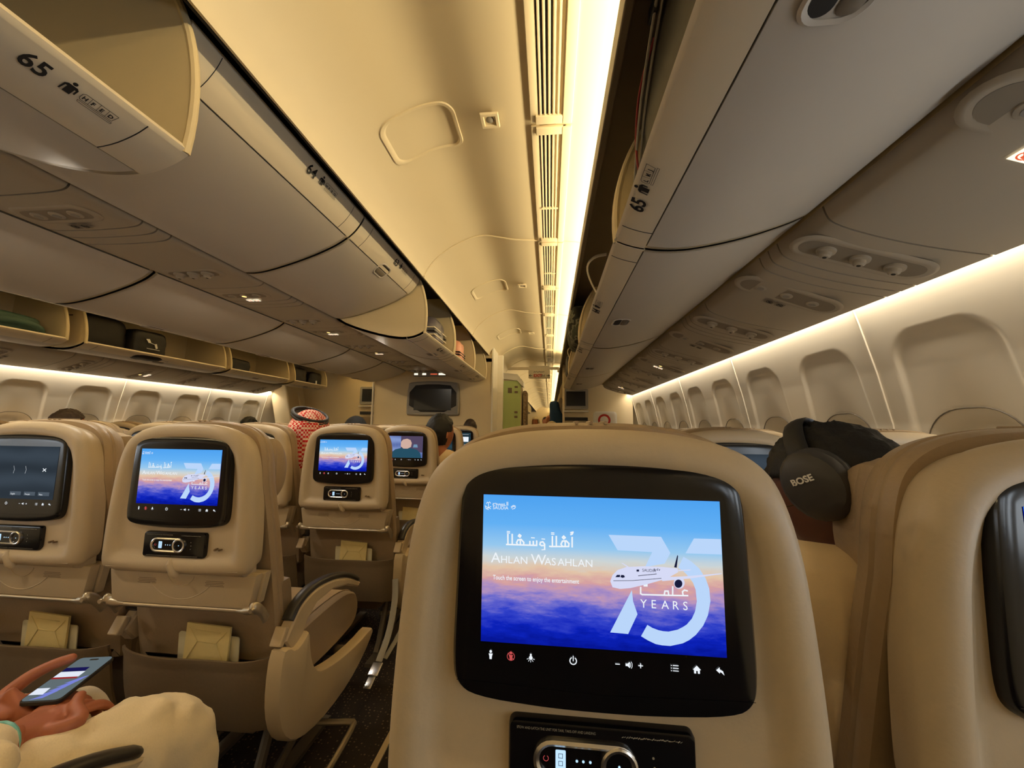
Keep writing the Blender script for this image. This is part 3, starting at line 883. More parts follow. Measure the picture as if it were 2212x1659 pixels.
RN = ['aisle seat', 'middle seat', 'window seat']
RW = ['nearest row', 'second row ahead', 'third row ahead', 'fourth row ahead', 'fifth row ahead', 'sixth row ahead']
for r in range(0, 6):
    for c in range(3):
        if r == 0 and c == 2: continue
        x = RX[c] - (.03 if c == 2 else 0)
        sc_ = '75' if r == 0 else 'map'
        yy = .442 + .83 * r + (.0 if (r, c) != (0, 1) else .022)
        x += .036 if (r, c) == (0, 1) else 0
        if r == 0:
            lab = ('large beige seat back straight ahead filled by the airline welcome screen', 'beige seat back at the right edge of the photo with a black screen frame')[c]
        elif (r, c) == (1, 1):
            lab = 'beige seat back with a dark map screen, left of the man in headphones'
        else:
            lab = 'beige seat of the right window block, %s, %s' % (RW[r], RN[c])
        make_seat(x, yy, lab, 'beige seats of the right window block', sc_, 'arm', 'panel' if c == 0 else None)
LX = [-1.945, -2.465, -2.955]
LN = ['aisle seat', 'middle seat', 'window seat']
for r in range(1, 6):
    for c in range(3):
        make_seat(LX[c] + (.03 if c == 2 else 0), .43 + .83 * r, 'beige seat top of the far left block, %s of %s' % (LN[c], ['', 'the row nearest the camera', 'the second visible row', 'the third visible row', 'the fourth visible row', 'the frontmost row'][r]),
                  'beige seats of the far left block', 'map', 'panel' if c == 0 else 'arm')

# ------------------------------------------------------------------ cabin shell
def struct(o): return tag(o, kind='structure')


mb = MB(); mb.box((0, (Y0 + YF) / 2, -.02), (6.3, YF - Y0 + .2, .04)); struct(mb.build('floor', M['carpet'], smooth=False))
for s in (1, -1):
    mb = MB(); mb.box((s * 1.125, (Y0 + YF) / 2, .003), (.022, YF - Y0, .006)); struct(mb.build('trim_1', M['beige_m'], smooth=False))
CPROF = [(.895, 2.14), (.91, 2.18), (.94, 2.225), (.98, 2.272), (1.05, 2.328), (1.13, 2.372), (1.20, 2.402), (1.26, 2.416), (1.32, 2.416), (1.39, 2.402), (1.47, 2.384), (1.56, 2.374), (1.65, 2.37), (1.80, 2.357), (1.95, 2.338), (2.10, 2.30)]
CPS = chaikin(CPROF, 2, False)


def cz_at(x):
    for (a, za), (b, zb) in zip(CPS, CPS[1:]):
        if a <= x <= b: return za + (zb - za) * (x - a) / (b - a)
    return 2.37


def extrude_profile(mb, pts, y0, y1, th, s=1):
    q = inset_open(pts, th)
    ring = [(u, v) for u, v in pts] + list(reversed(q))
    mb.loft([[(s * u, y, v) for u, v in ring] for y in (y0, y1)])


def inset_open(pts, d):
    out = []
    for i, p in enumerate(pts):
        a = Vector(pts[max(0, i - 1)]); b = Vector(pts[min(len(pts) - 1, i + 1)])
        t = (b - a).normalized(); n = Vector((-t.y, t.x))
        out.append((p[0] + n.x * d, p[1] + n.y * d))
    return out


seams = [Y0, -1.5, .43, 2.35, 3.95, 5.80, 6.98, 8.6, 10.2, 11.8, 13.4, 15, 16.6, 18.2, 19.8, 21.4, 23, YF]
for s in (1, -1):
    mb = MB()
    for a, b in zip(seams, seams[1:]): extrude_profile(mb, CPS, a + .004, b - .004, .012, s)
    mb.mi = 1
    extrude_profile(mb, inset_open(CPS, .016), Y0, YF, .01, s)
    # joint beads at the seams
    mb.mi = 0
    for y in seams[1:-1]:
        mb.tube([(s * u, y - .006, v - .002) for u, v in CPS[2:-3]], .006, 6)
    # cove trough and rail over the outboard bins
    mb.mi = 0
    mb.box((s * 2.10, (Y0 + YF) / 2, 2.235), (.012, YF - Y0, .21))
    struct(mb.build('ceiling', [M['ceil'], M['dark']]))
    mb = MB()
    mb.box((s * 2.00, (Y0 + YF) / 2, 2.142), (.20, YF - Y0, .008))
    mb.box((s * 1.893, (Y0 + YF) / 2, 2.112), (.022, YF - Y0, .072), bev=.004)
    struct(mb.build('trim_2', M['rail'], smooth=False))
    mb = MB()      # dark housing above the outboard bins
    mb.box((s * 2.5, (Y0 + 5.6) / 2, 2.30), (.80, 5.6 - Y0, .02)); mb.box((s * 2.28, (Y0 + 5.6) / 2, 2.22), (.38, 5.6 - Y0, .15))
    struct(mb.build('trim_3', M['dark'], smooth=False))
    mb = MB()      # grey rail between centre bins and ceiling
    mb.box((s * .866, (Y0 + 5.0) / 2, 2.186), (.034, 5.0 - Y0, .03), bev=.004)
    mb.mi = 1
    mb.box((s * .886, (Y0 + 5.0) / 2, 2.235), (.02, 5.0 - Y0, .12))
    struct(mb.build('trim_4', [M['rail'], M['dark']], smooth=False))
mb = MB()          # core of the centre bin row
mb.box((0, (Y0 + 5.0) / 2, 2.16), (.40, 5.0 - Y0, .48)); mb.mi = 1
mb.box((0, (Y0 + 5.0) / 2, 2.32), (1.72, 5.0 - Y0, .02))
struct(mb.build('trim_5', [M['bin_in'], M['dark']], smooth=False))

# cove tube covers
for s in (1, -1):
    mb = MB(); mb.tube([(s * 2.055, Y0, 2.168), (s * 2.055, YF, 2.168)], .018, 10)
    tag(mb.build('cove_light', M['lampglow']), 'warm cove light tube above the %s overhead bins' % ('right' if s > 0 else 'left'), 'light', 'cove lights')

# ------------------------------------------------------------------ side walls with window reveals
def wall_x(z):
    P = [(0, 2.86), (.3, 2.96), (.7, 3.06), (1.0, 3.075), (1.2, 3.055), (1.4, 3.015), (1.6, 2.965), (1.76, 2.92)]
    for (a, xa), (b, xb) in zip(P, P[1:]):
        if a <= z <= b: return xa + (xb - xa) * (z - a) / (b - a)
    return P[-1][1]


def sstep(a, b, t):
    t = max(0, min(1, (t - a) / (b - a))); return t * t * (3 - 2 * t)


def sdrr(px, pz, hx, hz, r):
    qx, qz = abs(px) - hx + r, abs(pz) - hz + r
    return min(max(qx, qz), 0) + math.hypot(max(qx, 0), max(qz, 0)) - r


def reveal(dy, z):
    hx = .178 + .03 * sstep(1.5, .9, z)
    d = -sdrr(dy, z - 1.03, hx, .50, .11)
    rec = .011 * sstep(0, .02, d) + .034 * sstep(.0, .20, d) * sstep(1.46, 1.05, z)
    w = -sdrr(dy, z - 1.04, .15, .205, .13)
    rec += .012 * sstep(0, .006, w) + .055 * sstep(.012, .06, w)
    return rec


def window_panel(k):
    mb = MB(); W = 1.067 / 2
    ys = [-W / 2 + W * i / 64 for i in range(65)]
    zs_ = [0, .2, .4, .52] + [.54 + 1.06 * i / 106 for i in range(107)] + [1.65, 1.70, 1.76]
    vr = [[mb.bm.verts.new((wall_x(z) + reveal(y, z), y, z)) for y in ys] for z in zs_]
    for a, b in zip(vr, vr[1:]):
        for i in range(64): mb.f((a[i], a[i + 1], b[i + 1], b[i]))
    return mb


WMESH = window_panel(0).mesh('side_panel_mesh', M['wall'], ang=60)
nwin = 0
for s in (1, -1):
    mb = MB(); W = 1.067 / 2
    ks = [k for k in range(-7, 8)]
    for k in ks:
        y = 1.632 + W * (k + .5)
        mtx = Matrix.Translation((0, y, 0)) @ Matrix.Diagonal((s, 1, 1, 1))
        mb.add(WMESH, mtx)
    yend = 1.632 + W * 8
    # plain panel from the last window to the door, and beyond the door
    for a, b in ((yend, 24.0), (-2.6, 1.632 - W * 7)):
        zz = [0, .3, .7, 1.0, 1.2, 1.4, 1.6, 1.76] + ([1.95, 2.3] if a > 4 else [])
        xs = [wall_x(min(z, 1.76)) - (max(0, z - 1.76) * .9) for z in zz]
        va = [mb.bm.verts.new((s * x, a, z)) for x, z in zip(xs, zz)]; vb = [mb.bm.verts.new((s * x, b, z)) for x, z in zip(xs, zz)]
        for i in range(len(zz) - 1): mb.f((va[i], vb[i], vb[i + 1], va[i + 1]))
    for k in range(-3, 5):      # raised joint beads
        y = 1.632 + 1.067 * k
        pts = [(s * (wall_x(z) - .002), y, z) for z in (.5, .8, 1.0, 1.2, 1.4, 1.6, 1.74)]
        mb.tube(pts, .0045, 6)
    struct(mb.build('wall_right' if s > 0 else 'wall_left', M['wall'], ang=60))
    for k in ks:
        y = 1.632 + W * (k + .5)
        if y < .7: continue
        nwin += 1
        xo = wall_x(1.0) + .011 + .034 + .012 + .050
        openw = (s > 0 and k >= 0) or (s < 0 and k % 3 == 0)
        fr = MB()
        o = rrect(.118, .855, 1.225, .10, 8); i2 = rrect(.104, .869, 1.211, .088, 8)
        fr.loft([[(s * (xo - .012), y + u, v) for u, v in o], [(s * (xo - .016), y + u, v) for u, v in i2], [(s * (xo + .02), y + u, v) for u, v in i2]], True, False, False)
        wo = fr.build('window_%d' % nwin, M['white']); struct(wo)
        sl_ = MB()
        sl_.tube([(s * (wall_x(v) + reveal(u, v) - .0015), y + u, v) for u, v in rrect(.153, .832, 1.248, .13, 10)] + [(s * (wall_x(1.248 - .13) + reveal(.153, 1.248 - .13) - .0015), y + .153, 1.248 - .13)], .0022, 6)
        sl_.build('groove_shade_line', M['rail'], wo)  # thin dark tube draws the shade line of the bezel groove
        p = MB()
        drop = 1.0
        if openw:
            drop = 1.15 if s > 0 else 1.07
            p.loft([[(s * (xo + .012), y + u, v) for u, v in i2], [(s * (xo + .014), y + u, v) for u, v in i2]])
            pane = p.build('window_pane', M['day'], wo)
            p = MB(); p.box((s * (xo - .002), y, (drop + 1.205) / 2), (.004, .18, 1.205 - drop)); p.box((s * (xo - .006), y, drop + .004), (.008, .19, .008))
            p.build('window_shade', M['wall'], wo)
        else:
            p.loft([[(s * (xo - .002), y + u, v) for u, v in i2], [(s * (xo + .004), y + u, v) for u, v in i2]])
            p.mi = 0; p.box((s * (xo - .008), y, .94), (.01, .15, .012), bev=.003)
            p.build('window_shade', M['wall'], wo)
mb = MB(); mb.box((0, Y0 - .02, 1.2), (6.2, .04, 2.5)); struct(mb.build('wall_back', M['galley'], smooth=False))
mb = MB(); mb.box((0, YF + .02, 1.2), (6.2, .04, 2.5)); struct(mb.build('wall_front', M['galley'], smooth=False))

# ------------------------------------------------------------------ overhead bins
CP = [(0, 0), (.05, -.004), (.14, .012), (.261, .047), (.37, .085), (.47, .130), (.54, .180), (.578, .230), (.592, .262)]
OP = [(0, 0), (.06, -.026), (.182, -.064), (.317, -.090), (.40, -.093), (.470, -.083), (.52, -.068), (.545, -.055)]


def rot2(p, a): return (p[0] * math.cos(a) - p[1] * math.sin(a), p[0] * math.sin(a) + p[1] * math.cos(a))


def overhead_bin(hx, hz, s, y0, y1, prof, ang, label, group, open_=True, row=None, seats='HFED', latch_y=None, arc_to=62, lf=.68):
    """s = direction from the hinge to the aisle."""
    t = empty('overhead_bin', (hx, (y0 + y1) / 2, hz)); tag(t, label, 'overhead bin', group)
    P = [rot2(p, R(ang)) for p in chaikin(prof, 2, False)]
    L = (y1 - y0) / 2 - .004
    th = .016
    inn = inset_open(P, th)
    XY = lambda u, v, y: (s * u, y, v)
    ni = max(i for i, p in enumerate(P) if math.hypot(*p) < math.hypot(*P[-1]) * .86)
    mb = MB()
    ring = P[:ni + 1] + list(reversed(inn[:ni + 1]))
    rr = lambda y: [XY(u, v, y) for u, v in ring]
    mb.loft([rr(-L), rr(L)])
    mb.build('bin_door', M['bin'], t)
    # lip rail in lighter plastic
    mb = MB(); o2 = inset_open(P, -.0025)
    lp = [o2[i] for i in range(ni, len(P))]
    lp[0] = (lp[0][0] * .7 + lp[1][0] * .3, lp[0][1] * .7 + lp[1][1] * .3)
    lip = P[-1]; n = (Vector(P[-1]) - Vector(P[-2])).normalized()
    nrm = Vector((-n.y, n.x))
    lp += [(lip[0] + n.x * .010 + nrm.x * .002, lip[1] + n.y * .010 + nrm.y * .002), (lip[0] + n.x * .011 + nrm.x * .014, lip[1] + n.y * .011 + nrm.y * .014), (lip[0] + nrm.x * .024, lip[1] + nrm.y * .024)]
    ring2 = lp + list(reversed(inn[ni:]))
    mb.loft([[XY(u, v, y) for u, v in ring2] for y in (-L, -L + .012, L - .012, L)])
    mb.mi = 1
    for yy in (-L + .09, L - .09): mb.tube([XY(u, v, yy) for u, v in lp[:-3]], .0012, 5)
    if row:
        # printed row number, passenger sign and seat letters
        k0 = o2[(ni + 1 + len(P)) // 2]; tg = Vector((n.x * s, 0, n.y)); rd = Vector((0, s, 0)); zn = rd.cross(tg)
        base = Vector((s * k0[0], 0, k0[1])) - zn * -.0015
        mm = Matrix((rd, tg, zn)).transposed().to_4x4()
        ly = (row[1] - (y0 + y1) / 2) * s; K = .60 if y0 < 0 and hx < 1 else .82
        def T(a, b): return Matrix.Translation(base + rd * (ly + a * K) + tg * b * K) @ mm @ Matrix.Scale(K, 4)
        mb.text(row[0], .066, T(-.125, -.024), bold=.0016, sx=.95)
        F2 = lambda u, v, d: tuple(base + rd * (ly + u * K) + tg * v * K + zn * .0004)
        poly(mb, [(-.034, -.018), (-.030, -.018), (-.028, .004), (-.024, .004), (-.024, -.018), (-.006, -.018), (-.006, .004), (-.003, .004), (-.002, -.010), (.002, -.010), (.002, .008), (-.004, .014), (-.026, .014), (-.033, .008)], F2, 0)
        poly(mb, [(-.015 + .006 * math.cos(a), .022 + .006 * math.sin(a)) for a in [q * math.pi / 6 for q in range(12)]], F2, 0)
        x = .012
        stroke(mb, [(x, -.004), (x, .010), (x + .006, .016), (x + .024 * len(seats), .016), (x + .024 * len(seats) - .004, -.010), (x + .004, -.010), (x, -.004)], .0014, F2, 0)
        stroke(mb, [(x + .002, -.015), (x + .024 * len(seats), -.015), (x + .024 * len(seats), -.021), (x + .004, -.021), (x + .002, -.015)], .0012, F2, 0)
        for q, ch in enumerate(seats):
            mb.text(ch, .018, T(x + .005 + q * .0235, -.005), bold=.0006)
            if q: stroke(mb, [(x + q * .0235 + .001, -.009), (x + q * .0235 - .001, .015)], .001, F2, 0)
    mb.build('lip_rail', [M['strip'], M['ink']], t)
    # side panels
    r = math.hypot(*P[-1]); a0 = math.degrees(math.atan2(P[-1][1], P[-1][0]))
    arc = [(r * math.cos(R(a)), r * math.sin(R(a))) for a in [a0 + (arc_to - a0) * k / 18 for k in range(19)]]
    if not open_: arc = [P[-1]]
    pl = P + arc[1:] + [(0.02, arc[-1][1] if open_ else .25)]
    for yy in (-L, L):
        mb = MB()
        sg = 1 if yy < 0 else -1
        mb.loft([[XY(u, v, yy) for u, v in pl], [XY(u, v, yy + sg * .012) for u, v in pl]])
        if open_: mb.tube([XY(u, v, yy + sg * .006) for u, v in arc], .010, 8)
        mb.build('bin_side', M['bin_in'], t)
    if open_:
        mb = MB(); mb.loft([[XY(.015, .02, y), XY(.03, .02, y), XY(.05, .42, y), XY(.03, .42, y)] for y in (-L, L)])
        mb.build('bin_back', M['bin_in'], t)
    # latch
    if latch_y is False: return t
    ly = (latch_y - (y0 + y1) / 2) if latch_y is not None else 0
    k = P[max(2, int(len(P) * lf))]; k2 = P[max(2, int(len(P) * lf)) - 1]
    tg = Vector((s * (k[0] - k2[0]), 0, k[1] - k2[1])).normalized(); zn = Vector((0, s, 0)).cross(tg)
    c = Vector((s * k[0], ly, k[1]))
    mm = Matrix((Vector((0, s, 0)), tg, zn)).transposed().to_4x4(); mm.translation = c
    FN = lambda u, v, d: tuple(mm @ Vector((u, v, d)))
    mb = MB()
    oo = rrect(.062, -.045, .045, .030, 6); i2 = rrect(.052, -.036, .036, .026, 6)
    mb.loft([[FN(u, v, .0) for u, v in oo], [FN(u, v, .004) for u, v in rrect(.058, -.041, .041, .028, 6)], [FN(u, v, .002) for u, v in i2], [FN(u, v, -.010) for u, v in i2]], True, False, True)
    mb.build('latch_bezel', M['bin'], t)
    mb = MB()
    pillow(mb, rrect(.05, -.034, -.002, .012, 4), [(.003, .003), (0, .001), (0, -.006)], FN)
    mb.build('latch_handle', M['rail'], t)
    mb = MB(); poly(mb, rrect(.050, .002, .034, .014, 4), FN, .0008)
    mb.build('latch_pocket', M['blackm'], t)
    return t


HX, HZ = .23, 1.908
gC = 'overhead bins over the right side of the middle seats'
overhead_bin(HX, HZ, 1, -1.1, -.17, CP, 0, 'closed centre overhead bin behind the open one labelled 65', gC, False)
overhead_bin(HX, HZ, 1, -.165, .760, CP, -33.6, 'open overhead bin at the top left corner labelled 65', gC, True, ('65', .562), 'HFED', .0)
overhead_bin(HX, HZ, 1, .765, 1.668, CP, 0, 'closed overhead bin labelled 64, left of the ceiling', gC, False, ('64', 1.36), 'HFED', False)
overhead_bin(HX, HZ, 1, 1.672, 2.466, CP, 0, 'closed overhead bin labelled 63 with a grey latch', gC, False, ('63', 2.18), 'HFED', 2.06)
overhead_bin(HX, HZ, 1, 2.472, 3.27, CP, -33.6, 'open overhead bin holding the dark grey suitcase', gC, True, ('62', 3.0), 'HFED', 3.03)
overhead_bin(HX, HZ, 1, 3.276, 4.18, CP, -33.6, 'open overhead bin holding the pink suitcase', gC, True, ('61', 3.8), 'HFED', 3.95)
overhead_bin(HX, HZ, 1, 4.186, 4.98, CP, -33.6, 'open overhead bin beside the bulkhead with the monitor', gC, True, ('60', 4.6), 'HFED', 4.65)
gL = 'overhead bins over the left side of the middle seats'
for k, (a, b) in enumerate(((-.3, .66), (.665, 1.63), (1.635, 2.56), (2.565, 3.5), (3.505, 4.24), (4.245, 4.98))):
    overhead_bin(-HX, HZ, -1, a, b, CP, -33.6, 'open centre bin seen from below over the left aisle, %s' % ['behind the camera', 'nearest of the row', 'second of the row', 'third of the row', 'fourth of the row', 'last before the bulkhead'][k], gL, True, None, '', (a + b) / 2)
RHX, RHZ = 2.474, 1.800
gR = 'overhead bins over the right window seats'
overhead_bin(RHX, RHZ, -1, -.30, 1.146, OP, 0, 'open right overhead bin labelled 65 holding the black backpack', gR, True, ('65', .86), 'LKJ', .43, 70, .56)
overhead_bin(RHX, RHZ, -1, 1.150, 2.603, OP, 0, 'open right overhead bin behind the label 64 with a beige divider', gR, True, ('64', 1.75), 'LKJ', 1.95, 70, .56)
overhead_bin(RHX, RHZ, -1, 2.607, 4.10, OP, 0, 'open right overhead bin holding the camouflage backpack', gR, True, ('63', 2.75), 'LKJ', 3.5, 70, .56)
overhead_bin(RHX, RHZ, -1, 4.104, 5.58, OP, 0, 'open right overhead bin at the far end of the row', gR, True, ('61', 4.4), 'LKJ', 4.75, 70, .56)
gF = 'overhead bins over the far left window seats'
for k, (a, b) in enumerate(((1.1, 2.50), (2.60, 3.93), (3.99, 4.99), (5.10, 5.90))):
    overhead_bin(-RHX, RHZ, 1, a, b, OP, 4, 'open far left overhead bin %s' % ['holding the green bag', 'holding the two black backpacks', 'holding the small black bag', 'holding two black trolley bags, farthest'][k], gF, True, None, '', (a + b) / 2, 70)
# back wall behind the outboard bins
for s in (1, -1):
    mb = MB(); mb.box((s * 2.50, 1.6, 2.05), (.02, 8.2, .5)); struct(mb.build('trim_6', M['bin_in'], smooth=False))

# ------------------------------------------------------------------ passenger service panels
RP = [(2.490, 1.802), (2.497, 1.772), (2.51, 1.750), (2.56, 1.726), (2.66, 1.692), (2.78, 1.662), (2.905, 1.640)]
RPS = chaikin(RP, 2, False)
CPp = chaikin([(-.208, 1.925), (-.204, 1.905), (-.17, 1.893), (0, 1.888), (.17, 1.893), (.204, 1.905), (.208, 1.925)], 2, False)


def prof_at(P, x):
    for (a, za), (b, zb) in zip(P, P[1:]):
        if a <= x <= b: return za + (zb - za) * (x - a) / (b - a + 1e-9)
    return P[-1][1]


def service_strip(P, s, cuts, name):
    mb = MB()
    for a, b in zip(cuts, cuts[1:]):
        q = inset_open(P, -.0)
        extrude_profile(mb, P, a + .0032, b - .0032, .012 if P[0][1] > P[-1][1] or True else .012, s)
    mb.mi = 1
    extrude_profile(mb, inset_open(P, .009 if True else 0), cuts[0], cuts[-1], .004, s)
    return struct(mb.build(name, [M['psu'], M['dark']]))


def cuts_for(centres, lo, hi):
    c = {lo, hi}
    for y in centres:
        for d in (-.115, .105, .16, .215): c.add(round(y + d, 3))
    return sorted(v for v in c if lo <= v <= hi)


gas = [.38 + .83 * k for k in range(-2, 7)]; lig = [.82 + .83 * k for k in range(-3, 6)]
cc = [.27 + .83 * k for k in range(-2, 6)]; cg = [-.0 + .83 * k for k in range(-2, 6)]
service_strip(RPS, 1, cuts_for(gas, Y0, 5.62), 'trim_7')
service_strip([(a, b) for a, b in RPS], -1, cuts_for([g + .2 for g in gas], Y0, 5.62), 'trim_8')
service_strip(CPp, 1, cuts_for(cc, Y0, 4.98), 'trim_9')


def psu_unit(P, s, xc, y, kind, label, group, hw=.155, hh=.052, lit=False):
    """unit lies across the strip: hw along x, hh along y; faces down"""
    z = prof_at(P, xc); z1 = prof_at(P, xc + hw * .8); z0 = prof_at(P, xc - hw * .8)
    sl = math.atan2(z1 - z0, hw * 1.6)
    nm = 'service_unit' if kind != 'g' else 'air_vent_unit'
    t = empty(nm, (s * xc, y, z)); tag(t, label, 'service panel', group)
    ca, sa = math.cos(sl), math.sin(sl)
    FN = lambda u, v, d: (s * (u * ca - (-d) * -sa * -1), v, u * sa - d * ca)
    mb = MB()
    o = stadium(hw, hh, 0, 0, 12)
    mb.loft([[FN(u, v, -.003) for u, v in inset(o, -.010)], [FN(u, v, .0022) for u, v in inset(o, -.002)], [FN(u, v, .0022) for u, v in inset(o, .005)], [FN(u, v, .0004) for u, v in inset(o, .016)]], True, False, True)
    mb.build('unit_dish', M['psu'], t)
    mb = MB(); poly(mb, inset(o, .014), FN, .0012); mb.build('unit_recess_shade', M['psu_dk'], t)  # flat disc, the shade of a recess put into its colour
    for k in (-1, 0, 1):
        c = FN(k * hw * .52, 0, 0)
        mb = MB()
        nn = Vector(FN(0, 0, 1)) - Vector(FN(0, 0, 0))
        cv = Vector(c)
        if kind == 'g':
            mb.tube([cv - nn * .002, cv + nn * .008, cv + nn * .010], [.027, .025, .018], 20)
            mb.tube([cv + nn * .008, cv + nn * .020, cv + nn * .024], [.017, .015, .010], 16)
            mb.mi = 1; mb.disc(cv + nn * .0245, .0055, nn, .001, 12)
            mb.build('air_nozzle', [M['psu'], M['blackm']], t)
        else:
            mb.tube([cv, cv + nn * .004, cv + nn * .006], [.022, .021, .014], 18)
            mb.mi = 1; mb.disc(cv + nn * .0065, .012, nn, .001, 14)
            mb.build('reading_light', [M['psu'], M['signamber'] if (lit and k == 0) else M['grey']], t)
    if kind == 's':
        for q, ux in enumerate((-.02, .022)):
            mb = MB()
            c0 = -(hh + .022)
            poly(mb, [(ux - .017, -c0 - .015), (ux + .017, -c0 - .015), (ux + .017, -c0 + .015), (ux - .017, -c0 + .015)], FN, .006)
            mb.mi = 1
            ringpoly(mb, [(ux + .012 * math.cos(a), -c0 + .011 * math.sin(a)) for a in [i * .3927 for i in range(16)]], [(ux + .009 * math.cos(a), -c0 + .008 * math.sin(a)) for a in [i * .3927 for i in range(16)]], FN, .0066)
            stroke(mb, [(ux - .009, -c0 - .008), (ux + .009, -c0 + .008)], .003, FN, .0068)
            if q: stroke(mb, [(ux - .006, -c0), (ux + .008, -c0)], .004, FN, .0067)
            else: poly(mb, [(ux - .004, -c0 - .006), (ux + .006, -c0 - .004), (ux + .004, -c0 + .007), (ux - .003, -c0 + .005)], FN, .0067)
            mb.build('lit_sign', [M['signlit'] if lit else M['psu_dk'], M['signred'] if lit else M['ink']], t)
    return t


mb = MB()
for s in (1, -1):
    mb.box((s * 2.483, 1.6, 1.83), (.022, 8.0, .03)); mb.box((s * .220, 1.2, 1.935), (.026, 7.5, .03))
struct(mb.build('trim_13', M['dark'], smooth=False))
LIT = {0: True, 4: True}
gg = 'air vent units in the right service panel'; gs = 'reading light units in the right service panel'
W5 = ['nearest', 'second', 'third', 'fourth', 'fifth', 'farthest']
for k in range(6):
    psu_unit(RPS, 1, 2.665, 1.21 + .83 * k, 'g', 'oval unit of three air nozzles over right seats, %s one' % W5[k], gg, .19)
    psu_unit(RPS, 1, 2.65, .69 + .86 * k, 's', 'oval reading light unit with %s sign over right seats, %s one' % ('lit no smoking' if k in (0, 4, 5) else 'small dark', W5[k]), gs, .19, .058, lit=k in (0, 3, 5))
    psu_unit(RPS, -1, 2.69, 2.55 + .56 * k, 'g' if k % 2 else 's', 'oval unit in the far left service panel, %s one' % W5[k], 'oval units in the far left service panel', lit=k in (2, 5), hw=.15)
for k in range(5):
    psu_unit(CPp, 1, 0, 1.10 + .83 * k, 's', 'oval light unit in the centre service strip, %s one' % W5[k], 'units in the centre service strip', .14, .045, lit=k in (1, 2, 3))
    psu_unit(CPp, 1, 0, 1.62 + .83 * k if k < 4 else 4.8, 'g', 'air nozzle unit in the centre service strip, %s one' % W5[k], 'units in the centre service strip', .14, .040)

# ------------------------------------------------------------------ ceiling fittings
for k, (y0, y1, x0, x1) in enumerate(((1.31, 1.54, 1.05, 1.34), (3.10, 3.36, 1.05, 1.34), (4.72, 4.98, 1.05, 1.34))):
    mb = MB(); n = 10
    def cpt(x, y, off=0): return (x, y, cz_at(x) - off)
    rr = [(a + (x0 + x1) / 2, b) for a, b in rrect((x1 - x0) / 2, y0, y1, .05, 6)]
    loop = []
    for a, b in zip(rr, rr[1:] + rr[:1]):
        nn_ = max(1, int(math.hypot(b[0] - a[0], b[1] - a[1]) / .03))
        loop += [(a[0] + (b[0] - a[0]) * h / nn_, a[1] + (b[1] - a[1]) * h / nn_) for h in range(nn_)]
    c = ((x0 + x1) / 2, (y0 + y1) / 2)
    sc2 = lambda p, f: (c[0] + (p[0] - c[0]) * f, c[1] + (p[1] - c[1]) * f)
    mb.loft([[cpt(*sc2(p, f), o) for p in loop] for f, o in ((1.05, -.003), (1.03, .006), (.96, .007), (.93, .002), (.90, -.002))], True, False, False)
    tag(mb.build('access_panel_frame', M['ceil']), 'rounded rectangular access panel in the ceiling, %s one' % ['nearest', 'middle', 'farthest'][k], 'access panel', 'ceiling access panels')
for k, y in enumerate((1.36, 3.14, 4.8)):
    t = empty('ceiling_spotlight', (1.487, y, 2.37)); tag(t, 'small square ceiling spotlight beside the vent strip, %s one' % ['nearest', 'middle', 'farthest'][k], 'light', 'small ceiling spotlights')
    mb = MB(); mb.loft([[(a * q, b * q, z) for a, b in ((-1, -1), (1, -1), (1, 1), (-1, 1))] for q, z in ((.036, .002), (.034, -.007), (.024, -.007), (.022, .0005))], True, False, True); mb.build('light_frame', M['ceil'], t, smooth=False)
    mb = MB(); mb.sphere((0, 0, .006), (.02, .02, .011), 12, 8); mb.build('light_lens', M['grey'], t)
vy = [-.45, .43, 1.385, 2.345, 3.16, 3.95, 4.87, 5.80, 6.97, 8.6, 10.2, 11.8, 13.4, 15, 16.6, 18.2, 20, 22, 24]
for k, (a, b) in enumerate(zip(vy, vy[1:])):
    t = empty('ceiling_vent', (1.727, (a + b) / 2, 2.366))
    tag(t, 'slatted air vent strip in the ceiling, %s' % (['behind the camera', 'at the top edge of the photo', 'second visible', 'third visible', 'fourth visible', 'fifth visible', 'sixth visible', 'just before the exit sign'][k] if k < 8 else 'one of the small ones beyond the exit sign'), 'air vent', 'slatted ceiling vents' if k < 8 else 'far slatted ceiling vents')
    L = (b - a) / 2 - .008
    mb = MB()
    mb.box((-.064, 0, -.003), (.032, 2 * L, .010), bev=.003); mb.box((.062, 0, -.012), (.036, 2 * L, .014), bev=.003)
    for q in (-1, 1): mb.box((0, q * (L - .02), -.010), (.12, .04, .014), bev=.003)
    if 1 < k < 9: mb.box((0, .1, -.009), (.10, .012, .010))
    mb.build('vent_frame', M['ceil'], t, ang=25)
    mb = MB(); mb.box((0, 0, -.001), (.10, 2 * L - .06, .004)); mb.build('vent_backing', M['dark'], t, smooth=False)
    for q in range(6):
        mb = MB(); mb.box((-.040 + q * .0165, 0, -.009), (.0085, 2 * L - .07, .006), bev=.002); mb.build('slat', M['ceil'], t, ang=25)

# ------------------------------------------------------------------ centre bulkhead with monitor
BY = 5.1
mb = MB(); mb.box((.115, BY + .03, 1.05), (1.67, .06, 2.1))
mb.box((.115, BY + .03, 2.2), (1.67, .06, .3))
struct(mb.build('wall_bulkhead', M['galley'], smooth=False))
mb = MB(); mb.box((-.735, BY - .01, 1.05), (.02, .03, 2.1), bev=.004); mb.box((.948, BY + .20, 1.14), (.02, .45, 2.25)); mb.box((.99, BY + .44, 1.12), (.10, .06, 2.2), bev=.01)
struct(mb.build('trim_10', M['white'], smooth=False))
t = empty('wall_monitor', (.135, BY, 1.54)); tag(t, 'wide black switched-off monitor in a grey frame on the centre bulkhead', 'monitor', 'bulkhead monitors')
mb = MB()
fr = chaikin([(-.375, -.20), (-.36, .205), (-.30, .228), (0, .243), (.30, .228), (.36, .205), (.375, -.20), (.35, -.235), (-.35, -.235)], 1)
